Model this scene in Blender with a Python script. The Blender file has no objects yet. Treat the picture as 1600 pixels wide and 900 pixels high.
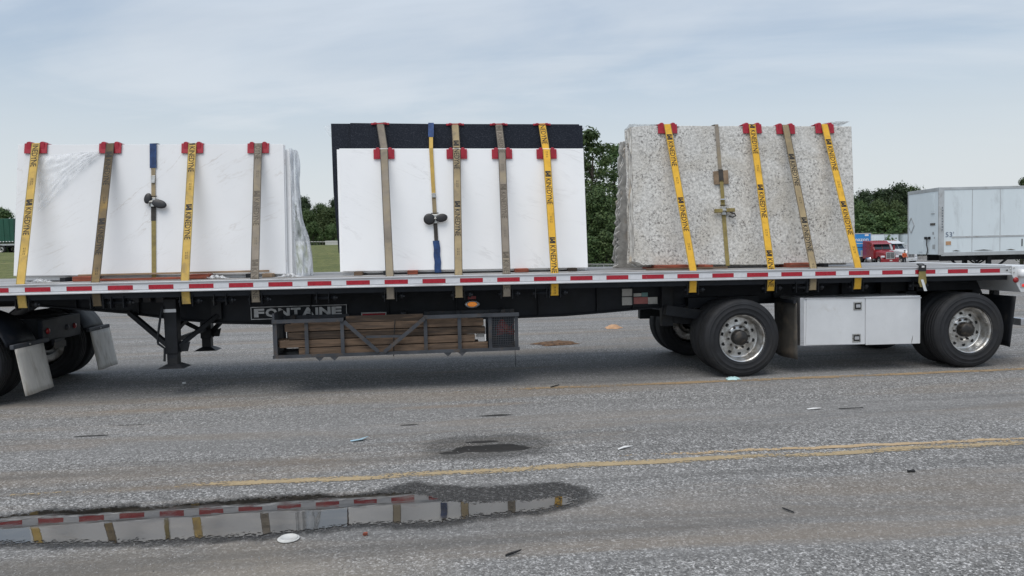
import bpy, bmesh, math, random
from mathutils import Vector, Matrix, noise as mnoise
random.seed(7)
PI = math.pi
scene = bpy.context.scene
COL = scene.collection

# ------------------------------------------------------------------ camera
FPX = 1150.0
CAM = Vector((4.752, -9.041, 1.721)); YAW, PIT, ROL = .1009, .0532, .0221
_r = Vector((math.cos(YAW), -math.sin(YAW), 0)); _f = Vector((math.sin(YAW), math.cos(YAW), 0)); _u = Vector((0, 0, 1))
FWD = _f*math.cos(PIT) - _u*math.sin(PIT); _d = -_u*math.cos(PIT) - _f*math.sin(PIT)
CX = _r*math.cos(ROL) + _d*math.sin(ROL); CDN = -_r*math.sin(ROL) + _d*math.cos(ROL)
cd = bpy.data.cameras.new('camera'); cam = bpy.data.objects.new('camera', cd); COL.objects.link(cam)
cd.sensor_width = 36; cd.lens = FPX/1600*36; cd.clip_start = .1; cd.clip_end = 2500
m = Matrix.Identity(4)
for i in range(3):
    m[i][0] = CX[i]; m[i][1] = -CDN[i]; m[i][2] = -FWD[i]; m[i][3] = CAM[i]
cam.matrix_world = m
scene.camera = cam

# ------------------------------------------------------------------ sky, sun, exposure
SUN = Vector((-.22, -.36, .91)).normalized()
EL = math.asin(SUN.z); AZ = math.atan2(SUN.x, SUN.y)
world = bpy.data.worlds.new('World'); scene.world = world; world.use_nodes = True
sl = bpy.data.lights.new('sun', 'SUN'); sl.energy = 1.15; sl.angle = math.radians(48); sl.color = (1, .95, .88)
so = bpy.data.objects.new('sun', sl); COL.objects.link(so); so.rotation_euler = SUN.to_track_quat('Z', 'Y').to_euler(); so.location = (0, -20, 40)
scene.view_settings.view_transform = 'Standard'; scene.view_settings.look = 'None'
scene.view_settings.exposure = .84; scene.view_settings.gamma = 1
scene.view_settings.use_curve_mapping = False
scene.render.engine = 'CYCLES'
scene.cycles.max_bounces = 8; scene.cycles.transparent_max_bounces = 24
scene.render.resolution_x = 1024; scene.render.resolution_y = 576

class NT:
    """small node-tree helper"""
    def __init__(s, tree): s.t = tree; s.n = tree.nodes; s.l = tree.links
    def set(s, sock, v):
        if isinstance(v, bpy.types.NodeSocket): s.l.new(v, sock)
        else:
            if sock.type == 'RGBA' and not hasattr(v, '__len__'): v = (v, v, v, 1)
            elif sock.type == 'RGBA' and len(v) == 3: v = (*v, 1)
            sock.default_value = v
    def node(s, typ, ins=None, **props):
        n = s.n.new(typ)
        for k, v in props.items(): setattr(n, k, v)
        for k, v in (ins or {}).items(): s.set(n.inputs[k], v)
        return n
    def math(s, op, a, b=0.0, c=0.0, clamp=False):
        n = s.node('ShaderNodeMath', {0: a, 1: b, 2: c}, operation=op); n.use_clamp = clamp; return n.outputs[0]
    def noise(s, vec, scale, detail=4, rough=.55, dist=0, col=False):
        n = s.node('ShaderNodeTexNoise', {'Vector': vec, 'Scale': scale, 'Detail': detail, 'Roughness': rough, 'Distortion': dist})
        return n.outputs['Color' if col else 'Fac']
    def vor(s, vec, scale, out='Distance', feature='F1', rnd=1):
        n = s.node('ShaderNodeTexVoronoi', {'Vector': vec, 'Scale': scale, 'Randomness': rnd}, feature=feature); return n.outputs[out]
    def ramp(s, fac, *stops, interp='LINEAR'):
        n = s.node('ShaderNodeValToRGB', {0: fac}); cr = n.color_ramp; cr.interpolation = interp
        while len(cr.elements) < len(stops): cr.elements.new(.5)
        for e, (p, c) in zip(cr.elements, stops):
            e.position = p; e.color = (c, c, c, 1) if not hasattr(c, '__len__') else (*c[:3], 1)
        return n.outputs[0]
    def sstep(s, v, lo, hi, a=0., b=1.):
        n = s.node('ShaderNodeMapRange', {'Value': v, 'From Min': lo, 'From Max': hi, 'To Min': a, 'To Max': b}, interpolation_type='SMOOTHSTEP'); return n.outputs[0]
    def mix(s, fac, a, b, mode='MIX'):
        n = s.node('ShaderNodeMix', data_type='RGBA', blend_type=mode)
        s.set(n.inputs[0], fac); s.set(n.inputs[6], a); s.set(n.inputs[7], b); return n.outputs[2]
    def map(s, vec, scale=(1, 1, 1), loc=(0, 0, 0), rot=(0, 0, 0)):
        return s.node('ShaderNodeMapping', {'Vector': vec, 'Scale': scale, 'Location': loc, 'Rotation': rot}).outputs[0]
    def bump(s, h, strength=.3, dist=.01):
        return s.node('ShaderNodeBump', {'Height': h, 'Strength': strength, 'Distance': dist}).outputs[0]

w = NT(world.node_tree); w.n.clear()
sky = w.node('ShaderNodeTexSky', sky_type='NISHITA'); sky.sun_disc = False
sky.sun_elevation = EL; sky.sun_rotation = AZ; sky.air_density = 1.3; sky.dust_density = 2.5; sky.ozone_density = 1.2
tc = w.node('ShaderNodeTexCoord').outputs['Generated']
sx = w.node('ShaderNodeSeparateXYZ', {0: tc})
zz = w.math('ADD', w.math('MAXIMUM', sx.outputs[2], 0.0), .16)
pv = w.node('ShaderNodeCombineXYZ', {0: w.math('DIVIDE', sx.outputs[0], zz), 1: w.math('DIVIDE', sx.outputs[1], zz)}).outputs[0]
pv = w.map(pv, (.9, 1.25, 1), (3.1, 1.7, .4), (0, 0, .35))
big = w.noise(pv, .75, 6, .56, .5)
fine = w.noise(w.map(pv, (1.1, 2.6, 1), rot=(0, 0, -.25)), .9, 6, .55, .7)
cl = w.math('ADD', w.math('MULTIPLY', big, .72), w.math('MULTIPLY', fine, .24))
cover = w.sstep(cl, .32, .64, .45, 1.)
hz = w.sstep(sx.outputs[2], .02, .46, 1., 0.)
cover = w.math('MAXIMUM', w.math('MULTIPLY', cover, .86), w.math('MULTIPLY', hz, .90))
tone = w.sstep(fine, .3, .75, .95, 1.05)
cloud = w.node('ShaderNodeVectorMath', {0: (4.7, 5.25, 5.95), 'Scale': tone}, operation='SCALE').outputs[0]
hazec = w.mix(hz, cloud, (5.3, 5.6, 5.85))
blue = w.node('ShaderNodeVectorMath', {0: sky.outputs[0], 1: (.85, .92, .98)}, operation='MULTIPLY').outputs[0]
skyc = w.mix(cover, blue, hazec)
bg = w.node('ShaderNodeBackground', {'Color': skyc, 'Strength': .077})
w.l.new(bg.outputs[0], w.node('ShaderNodeOutputWorld').inputs[0])

# ------------------------------------------------------------------ where things stand (camera survey)
def ray(px, py): return (CX*((px-800)/FPX) + CDN*((py-450)/FPX) + FWD)
def aty(px, py, Y): d = ray(px, py); return CAM + d*((Y-CAM.y)/d.y)
def atz(px, py, Z=0.): d = ray(px, py); return CAM + d*((Z-CAM.z)/d.z)
def atd(px, py, D): return CAM + ray(px, py)*D
def onpl(px, py, Yb, k, zb=1.45):
    d = ray(px, py); return CAM + d*((Yb + k*(CAM.z-zb) - CAM.y)/(d.y - k*d.z))
def ground_at(px, D):                       # point on the terrain in the direction of px at depth D
    p = atd(px, 380, D); return Vector((p.x, p.y, terrain(p.x, p.y)))

# ------------------------------------------------------------------ mesh helpers
WL = {}                                     # world location of every object built
class MB:
    def __init__(s): s.v = []; s.f = []; s.sm = []
    def add(s, vs, fs, smooth=False):
        o = len(s.v); s.v += [Vector(v) for v in vs]; s.f += [tuple(i+o for i in f) for f in fs]; s.sm += [smooth]*len(fs); return s
    def box(s, x0, x1, y0, y1, z0, z1):
        return s.add([(x, y, z) for x in (x0, x1) for y in (y0, y1) for z in (z0, z1)],
                     [(0, 1, 3, 2), (4, 6, 7, 5), (0, 4, 5, 1), (2, 3, 7, 6), (0, 2, 6, 4), (1, 5, 7, 3)])
    def bar(s, p, q, a, b, up=(0, 0, 1)):   # rectangular bar from p to q, a wide, b along 'up'
        p = Vector(p); q = Vector(q); t = (q-p).normalized(); u = Vector(up); sd = t.cross(u)
        if sd.length < 1e-4: sd = t.cross(Vector((1, 0, 0)))
        sd.normalize(); u = sd.cross(t)
        vs = [c + sd*(a/2*i) + u*(b/2*j) for c in (p, q) for i, j in ((-1, -1), (1, -1), (1, 1), (-1, 1))]
        return s.add(vs, [(3, 2, 1, 0), (4, 5, 6, 7)] + [(i, (i+1) % 4, (i+1) % 4+4, i+4) for i in range(4)])
    def tube(s, pts, r, n=8, caps=True, smooth=True):
        pts = [Vector(p) for p in pts]; rings = []; prev = None
        for i, p in enumerate(pts):
            t = (pts[min(i+1, len(pts)-1)] - pts[max(i-1, 0)]).normalized()
            if prev is None:
                prev = t.cross(Vector((0, 0, 1)))
                if prev.length < .05: prev = t.cross(Vector((1, 0, 0)))
            prev = (prev - t*prev.dot(t)).normalized(); b = t.cross(prev)
            rr = r[i] if hasattr(r, '__len__') else r
            rings.append([p + (prev*math.cos(2*PI*k/n) + b*math.sin(2*PI*k/n))*rr for k in range(n)])
        vs = [v for g in rings for v in g]
        fs = [(i*n+k, i*n+(k+1) % n, (i+1)*n+(k+1) % n, (i+1)*n+k) for i in range(len(rings)-1) for k in range(n)]
        s.add(vs, fs, smooth)
        if caps: s.add(rings[0], [tuple(range(n))[::-1]]); s.add(rings[-1], [tuple(range(n))])
        return s
    def lathe(s, prof, c, axis='y', n=40, smooth=True, a0=0., a1=2*PI):   # prof: (radius, along axis)
        full = abs(a1-a0-2*PI) < 1e-6; m = n if full else n+1; vs = []
        for r, a in prof:
            for k in range(m):
                t = a0 + (a1-a0)*k/n; x, z = r*math.cos(t), r*math.sin(t)
                vs.append(Vector(c) + Vector({'y': (x, a, z), 'x': (a, x, z), 'z': (x, z, a)}[axis]))
        fs = [(i*m+k, i*m+(k+1) % m, (i+1)*m+(k+1) % m, (i+1)*m+k) for i in range(len(prof)-1) for k in range(n)]
        return s.add(vs, fs, smooth)
    def prism(s, poly, off):                 # 3-D polygon pushed along off
        poly = [Vector(p) for p in poly]; off = Vector(off); n = len(poly)
        return s.add(poly + [p+off for p in poly], [tuple(range(n))[::-1], tuple(range(n, 2*n))] + [(i, (i+1) % n, (i+1) % n+n, i+n) for i in range(n)])
    def build(s, name, mat, parent=None, bevel=0., seg=2, fix=True, loc=None):
        c = Vector(loc) if loc is not None else None
        if c is None:
            lo = Vector([min(v[i] for v in s.v) for i in range(3)]); hi = Vector([max(v[i] for v in s.v) for i in range(3)])
            c = (lo+hi)/2
            if parent is None: c.z = lo.z
        me = bpy.data.meshes.new(name); me.from_pydata([v-c for v in s.v], [], s.f)
        for p, q in zip(me.polygons, s.sm): p.use_smooth = q
        if fix:
            bm = bmesh.new(); bm.from_mesh(me); bmesh.ops.recalc_face_normals(bm, faces=bm.faces); bm.to_mesh(me); bm.free()
        me.materials.append(mat)
        o = bpy.data.objects.new(name, me); COL.objects.link(o)
        return put(o, c, parent, bevel, seg)
def put(o, c, parent, bevel=0, seg=2):
    o.location = c - (WL[parent.name] if parent else Vector())
    if parent: o.parent = parent
    WL[o.name] = Vector(c)
    if bevel:
        b = o.modifiers.new('bevel', 'BEVEL'); b.width = bevel; b.segments = seg; b.limit_method = 'ANGLE'; b.angle_limit = math.radians(40)
    return o
def again(o, c, parent):                     # another piece with the same mesh
    q = o.copy(); COL.objects.link(q); q.parent = None; return put(q, Vector(c), parent)
def tag(o, label=None, cat=None, group=None, kind=None):
    for k, v in (('label', label), ('category', cat), ('group', group), ('kind', kind)):
        if v: o[k] = v
    return o
def root(name, loc, label, cat, group=None):
    o = bpy.data.objects.new(name, None); COL.objects.link(o); o.location = loc; o.empty_display_size = .2
    WL[o.name] = Vector(loc); return tag(o, label, cat, group)
def copy_tree(o, parent=None):
    c = o.copy(); COL.objects.link(c); c.parent = parent
    for ch in [x for x in KIDS.get(o.name, [])]: copy_tree(ch, c)
    return c
KIDS = {}
def index_kids():
    KIDS.clear()
    for o in bpy.data.objects:
        if o.parent: KIDS.setdefault(o.parent.name, []).append(o)
_txt = {}
def glyphs(body, bold=.012, res=2):          # (verts2d, faces), unit size, left-bottom at 0
    key = (body, bold)
    if key not in _txt:
        cu = bpy.data.curves.new('t', 'FONT'); cu.body = body; cu.size = 1; cu.offset = bold; cu.resolution_u = res
        ob = bpy.data.objects.new('t', cu); COL.objects.link(ob)
        me = bpy.data.meshes.new_from_object(ob.evaluated_get(bpy.context.evaluated_depsgraph_get()))
        vs = [(v.co.x, v.co.y) for v in me.vertices]; fs = [tuple(p.vertices) for p in me.polygons]
        bpy.data.objects.remove(ob); bpy.data.curves.remove(cu); bpy.data.meshes.remove(me)
        x0 = min(v[0] for v in vs); x1 = max(v[0] for v in vs); y0 = min(v[1] for v in vs); y1 = max(v[1] for v in vs)
        _txt[key] = ([((x-x0)/(x1-x0), (y-y0)/(y1-y0)) for x, y in vs], fs)
    return _txt[key]
def text(mb, body, org, du, dv, bold=.012):  # text filling the parallelogram org + u*du + v*dv
    vs, fs = glyphs(body, bold); org = Vector(org); du = Vector(du); dv = Vector(dv)
    return mb.add([org+du*u+dv*v for u, v in vs], fs)

# ------------------------------------------------------------------ materials
def mat(name, col, rough=.5, metal=0., var=.12, vscale=4., bump=0., bscale=60., dirt=None, spec=.5, coat=0., stretch=(1, 1, 1), world_co=False, objvar=0.):
    M = bpy.data.materials.new(name); M.use_nodes = True; t = NT(M.node_tree); b = t.n['Principled BSDF']
    if world_co: co = t.node('ShaderNodeNewGeometry').outputs['Position']
    else:
        co = t.node('ShaderNodeTexCoord').outputs['Object']
        r = t.node('ShaderNodeObjectInfo').outputs['Random']
        co = t.node('ShaderNodeVectorMath', {0: co, 1: t.node('ShaderNodeCombineXYZ', {0: t.math('MULTIPLY', r, 17.), 1: t.math('MULTIPLY', r, 5.), 2: t.math('MULTIPLY', r, 9.)}).outputs[0]}).outputs[0]
    co = t.map(co, stretch)
    n = t.noise(co, vscale, 6, .6)
    if objvar: n = t.math('ADD', n, t.math('MULTIPLY', t.math('SUBTRACT', r, .5), objvar))
    lo = tuple(c*(1-var*1.6) for c in col); hi = tuple(min(1, c*(1+var)) for c in col)
    c = t.ramp(n, (.3, lo), (.7, hi))
    rg = t.math('ADD', t.math('MULTIPLY', t.noise(co, vscale*2.3, 4), .25), rough-.125)
    if dirt:
        dc, amt, ds = dirt
        d = t.sstep(t.noise(co, ds, 7, .66, .4), .62-amt*.4, .78-amt*.25)
        c = t.mix(t.math('MULTIPLY', d, min(1, amt+.3)), c, dc); rg = t.math('ADD', rg, t.math('MULTIPLY', d, .2))
    t.set(b.inputs['Base Color'], c); t.set(b.inputs['Roughness'], rg); b.inputs['Metallic'].default_value = metal
    b.inputs['Specular IOR Level'].default_value = spec; b.inputs['Coat Weight'].default_value = coat
    if bump: t.set(b.inputs['Normal'], t.bump(t.noise(co, bscale, 5, .6), bump, .01))
    return M
M = {}
BR = (.16, .12, .08)
M['black'] = mat('black_paint', (.008, .011, .017), .5, var=.3, dirt=((.035, .032, .03), .2, 3.), spec=.3)
M['black2'] = mat('black_steel', (.013, .015, .019), .55, var=.3, dirt=((.05, .046, .04), .25, 5.), spec=.35, bump=.05)
M['rackiron'] = mat('weathered_iron', (.05, .055, .065), .6, var=.3, dirt=((.10, .07, .045), .3, 8.), bump=.1)
M['alu'] = mat('aluminium', (.62, .63, .65), .36, .75, var=.08, vscale=1.5, dirt=((.30, .28, .26), .25, 4.), stretch=(.4, 2, 2))
M['railalu'] = mat('white_rail', (.66, .67, .69), .35, .35, var=.08, vscale=1.2, dirt=((.33, .31, .29), .3, 6.), stretch=(.35, 2, 3))
M['deck'] = mat('deck_metal', (.42, .42, .42), .5, .4, var=.15, vscale=2, dirt=((.20, .17, .14), .5, 3.), stretch=(.25, 3, 1), bump=.1)
M['redtape'] = mat('red_reflective', (.42, .012, .03), .3, var=.12, vscale=20, dirt=((.5, .35, .33), .05, 30.))
M['whitetape'] = mat('white_reflective', (.72, .73, .76), .3, var=.05, vscale=20, dirt=((.4, .38, .35), .1, 18.))
M['rubber'] = mat('tyre_rubber', (.013, .014, .017), .72, var=.3, vscale=5, dirt=((.034, .033, .032), .35, 3.), bump=.15, bscale=40)
M['wheelalu'] = mat('polished_wheel', (.64, .64, .63), .30, .85, var=.12, vscale=6, dirt=((.20, .175, .14), .5, 7.))
M['hole'] = mat('dark_hole', (.012, .012, .012), .8)
M['hub'] = mat('oily_hub', (.03, .028, .027), .45, .2, var=.3, dirt=((.10, .08, .06), .4, 12.))
M['toolbox'] = mat('tool_box_white', (.70, .715, .73), .42, .1, var=.06, vscale=2, dirt=((.48, .45, .40), .14, 3.0), bump=.10, bscale=2.5)
M['flapgrey'] = mat('grey_flap', (.075, .07, .062), .7, var=.2, dirt=((.16, .13, .10), .4, 5.))
M['flapwhite'] = mat('white_flap', (.60, .57, .52), .55, var=.12, vscale=3, dirt=((.33, .29, .24), .4, 5.), stretch=(2, 2, .4))
M['wood'] = mat('old_timber', (.125, .082, .053), .85, objvar=.5, var=.45, vscale=5, dirt=((.06, .05, .045), .35, 4.), bump=.35, bscale=40, stretch=(.6, 6, 6))
M['woodpale'] = mat('pale_timber', (.36, .25, .16), .85, var=.35, vscale=5, dirt=((.12, .09, .07), .3, 4.), bump=.3, bscale=40, stretch=(.6, 6, 6))
M['woodred'] = mat('red_timber', (.30, .075, .04), .8, var=.35, vscale=6, dirt=((.09, .06, .05), .35, 5.), bump=.3, bscale=40, stretch=(.6, 6, 6))
M['redplastic'] = mat('red_plastic', (.37, .012, .030), .5, var=.12, vscale=8, dirt=((.2, .06, .05), .15, 12.))
M['strap_y'] = mat('yellow_webbing', (.74, .42, .035), .75, var=.1, vscale=5, dirt=((.42, .25, .05), .3, 7.), bump=.3, bscale=250)
M['strap_y2'] = mat('soiled_yellow_webbing', (.60, .40, .10), .8, var=.15, vscale=4, dirt=((.30, .22, .11), .4, 5.), bump=.3, bscale=250)
M['strap_t'] = mat('tan_webbing', (.36, .28, .16), .85, var=.18, vscale=3, dirt=((.20, .17, .13), .45, 4.), bump=.3, bscale=250)
M['strap_b'] = mat('brown_webbing', (.17, .125, .07), .85, var=.4, vscale=2.2, dirt=((.42, .27, .07), .3, 2.2), bump=.3, bscale=250)
M['strap_g'] = mat('grey_webbing', (.25, .215, .175), .85, var=.2, vscale=4, dirt=((.36, .30, .20), .4, 2.5), bump=.3, bscale=250)
M['strap_o'] = mat('olive_webbing', (.30, .24, .085), .85, var=.25, vscale=4, dirt=((.12, .10, .06), .4, 4.), bump=.3, bscale=250)
M['strap_d'] = mat('dark_webbing', (.055, .05, .045), .85, var=.3, vscale=6, bump=.3, bscale=250)
M['sleeve'] = mat('blue_sleeve', (.014, .05, .16), .7, var=.3, vscale=12, bump=.4, bscale=30, dirt=((.02, .03, .06), .3, 10.))
M['ink'] = mat('black_print', (.018, .016, .014), .7, var=.3, vscale=30)
M['inkfade'] = mat('faded_print', (.13, .11, .085), .8, var=.3, vscale=20)
M['steel'] = mat('zinc_steel', (.50, .50, .48), .4, .8, var=.2, vscale=15, dirt=((.14, .11, .08), .35, 20.))
M['ratchet'] = mat('black_handle', (.02, .02, .022), .45, var=.3)
M['cream'] = mat('label_paper', (.55, .55, .53), .6, var=.1, vscale=10, dirt=((.3, .28, .25), .3, 12.))
M['pink'] = mat('red_label', (.45, .16, .15), .6, var=.15, vscale=10)
M['teal'] = mat('teal_label', (.18, .33, .33), .6, var=.15, vscale=10)
M['silverletter'] = mat('silver_lettering', (.56, .57, .58), .45, .3, var=.1, dirt=((.2, .2, .2), .3, 9.))
M['redlens'] = mat('red_lens', (.30, .010, .012), .35, coat=.2)
def emit(name, col, e, strength):
    m = mat(name, col, .25); b = m.node_tree.nodes['Principled BSDF']; b.inputs['Emission Color'].default_value = (*e, 1); b.inputs['Emission Strength'].default_value = strength; return m
M['amber'] = emit('amber_lens', (.35, .10, .015), (1, .35, .06), .22)
M['amberdull'] = mat('dull_amber_lens', (.4, .14, .03), .3)
M['redlit'] = emit('lit_red_lens', (.6, .02, .02), (1, .08, .06), .25)
M['trailerwhite'] = mat('trailer_white', (.70, .77, .80), .35, .0, var=.04, vscale=.6, dirt=((.42, .45, .46), .25, 1.2), stretch=(1, 1, .35))
M['trailertrim'] = mat('trailer_trim', (.50, .52, .53), .4, .4, var=.1, vscale=2, dirt=((.3, .28, .25), .25, 3.))
M['red_truck'] = mat('red_truck_paint', (.26, .012, .018), .3, var=.1, coat=.5)
M['white_truck'] = mat('white_truck_paint', (.62, .64, .66), .3, var=.06, coat=.4)
M['glass'] = mat('dark_glass', (.02, .03, .035), .08, spec=.8)
M['chrome'] = mat('chrome', (.75, .75, .76), .2, .95, var=.1)
M['blue_van'] = mat('blue_print', (.03, .24, .58), .4, var=.05, vscale=1)
M['green_van'] = mat('green_panel', (.012, .085, .055), .45, var=.12, vscale=1.)
M['paperwhite'] = mat('paper_white', (.75, .75, .74), .6, var=.08, vscale=10)
M['orange'] = mat('orange_cloth', (.55, .10, .03), .8, var=.15)
M['card'] = mat('tan_card', (.50, .30, .17), .8, var=.15, vscale=8, bump=.2, bscale=12)

def stone(name, kind):
    m = bpy.data.materials.new(name); m.use_nodes = True; t = NT(m.node_tree); b = t.n['Principled BSDF']
    tcn = t.node('ShaderNodeTexCoord').outputs['Object']; r = t.node('ShaderNodeObjectInfo').outputs['Random']
    co = t.node('ShaderNodeVectorMath', {0: tcn, 1: t.node('ShaderNodeCombineXYZ', {0: t.math('MULTIPLY', r, 13.), 2: t.math('MULTIPLY', r, 7.)}).outputs[0]}).outputs[0]
    if kind in ('vein', 'vein2'):
        rot = (0, math.radians(38 if kind == 'vein' else -24), 0)
        v = t.map(co, (1, 1, 1), rot=rot)
        wv = t.noise(t.map(v, (.35, 1, 1.25)), 1.15, 7, .6, .8)
        vein = t.math('SUBTRACT', 1, t.math('MULTIPLY', t.math('ABSOLUTE', t.math('SUBTRACT', wv, .5)), 85. if kind == 'vein' else 75., clamp=True), clamp=True)
        gate = t.sstep(t.noise(v, 1.7, 4, .6), .42, .66)
        wv2 = t.noise(t.map(v, (.5, 1, 2.2), (4, 2, 1)), 2.1, 8, .62, .9)
        v2 = t.math('SUBTRACT', 1, t.math('MULTIPLY', t.math('ABSOLUTE', t.math('SUBTRACT', wv2, .52)), 90., clamp=True), clamp=True)
        fac = t.math('ADD', t.math('MULTIPLY', t.math('MULTIPLY', vein, gate), .55), t.math('MULTIPLY', t.math('MULTIPLY', v2, gate), .28), clamp=True)
        cloud = t.ramp(t.noise(co, 1.2, 4), *(((.3, (.75, .755, .762)), (.7, (.81, .814, .82))) if kind == 'vein' else ((.3, (.90, .905, .91)), (.7, (.94, .942, .945)))))
        c = t.mix(t.math('MULTIPLY', fac, .9 if kind == 'vein' else .6, clamp=True), cloud, (.46, .41, .36) if kind == 'vein' else (.56, .55, .55))
        rg = t.math('ADD', .27, t.math('MULTIPLY', t.noise(co, 3, 4), .15))
    elif kind == 'black':
        sp = t.vor(co, 160, 'Color'); s1 = t.node('ShaderNodeSeparateColor', {0: sp}).outputs[0]
        c = t.mix(t.sstep(s1, .78, 1.), (.010, .013, .021), (.045, .05, .065))
        c = t.mix(t.math('MULTIPLY', t.sstep(t.noise(co, 6, 6, .65), .5, .8), .3), c, (.025, .03, .042)); rg = .42
    else:
        g1 = t.noise(co, 31, 4, .68); g2 = t.noise(co, 4.0, 5, .68, .8); g3 = t.noise(co, 70, 3, .6, .3)
        c = t.ramp(g1, (.30, (.30, .295, .28)), (.42, (.48, .47, .445)), (.55, (.62, .61, .58)), (.70, (.78, .77, .735)))
        c = t.mix(t.math('MULTIPLY', t.sstep(t.noise(co, 1.6, 5, .6, .6), .42, .66), .5), c, (.46, .42, .35))
        dk = t.math('MULTIPLY', t.sstep(g1, .48, .37), t.sstep(g2, .46, .60))
        c = t.mix(t.math('MULTIPLY', dk, .82), c, (.115, .106, .096))
        dk2 = t.math('MULTIPLY', t.sstep(g3, .46, .37), t.sstep(t.noise(co, 3.2, 4), .36, .60))
        c = t.mix(t.math('MULTIPLY', dk2, .75), c, (.11, .10, .10)); rg = .5
        t.set(b.inputs['Normal'], t.bump(g1, .12, .006))
    t.set(b.inputs['Base Color'], c); t.set(b.inputs['Roughness'], rg)
    if kind == 'black': b.inputs['Specular IOR Level'].default_value = .18
    return m
M['quartz'] = stone('white_quartz_warm_veins', 'vein'); M['quartz2'] = stone('white_quartz_grey_veins', 'vein2')
M['blackstone'] = stone('black_granite', 'black'); M['granite'] = stone('grey_granite', 'granite')
M['roughedge'] = mat('rough_stone_edge', (.56, .55, .52), .8, var=.25, vscale=9, bump=.5, bscale=18, dirt=((.42, .30, .17), .25, 3.))

def film(name, op):
    m = bpy.data.materials.new(name); m.use_nodes = True; t = NT(m.node_tree); b = t.n['Principled BSDF']
    co = t.node('ShaderNodeTexCoord').outputs['Object']
    n = t.noise(t.map(co, (5, 5, 1.3)), 3, 6, .65, .6)
    b.inputs['Base Color'].default_value = (.85, .87, .89, 1); b.inputs['Roughness'].default_value = .18
    t.set(b.inputs['Alpha'], t.sstep(n, .3, .75, op*.35, min(1, op*1.7)))
    t.set(b.inputs['Normal'], t.bump(n, .5, .03)); return m
M['film'] = film('clear_wrap', .62); M['film2'] = film('thin_clear_wrap', .30)

# ------------------------------------------------------------------ ground
def sm(a, b, x): t = min(1, max(0, (x-a)/(b-a))); return t*t*(3-2*t)
def terrain(x, y):
    p = Vector((x, y, 0)) - CAM; D = p.x*_f.x + p.y*_f.y; L = p.x*_r.x + p.y*_r.y
    s = L/max(D, 5)
    return -1.35*sm(22, 95, D)*sm(.05, .45, s) + 2.5*sm(50, 86, D)*sm(.02, -.2, s)
def pos(lo, hi, dense_lo, dense_hi, step, grow):
    xs = []; x = dense_lo
    while x < dense_hi: xs.append(x); x += step
    st = step
    while x < hi: xs.append(x); st *= grow; x += st
    xs.append(hi); st = step; x = dense_lo
    while x > lo: st *= grow; x -= st; xs.insert(0, max(x, lo))
    return xs
gx = pos(-420, 420, -60, 90, 3, 1.3); gy = pos(-60, 420, -12, 120, 3, 1.3)
g = MB(); nx = len(gx)
g.add([(x, y, terrain(x, y)) for y in gy for x in gx], [(j*nx+i, j*nx+i+1, (j+1)*nx+i+1, (j+1)*nx+i) for j in range(len(gy)-1) for i in range(nx-1)], True)

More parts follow.
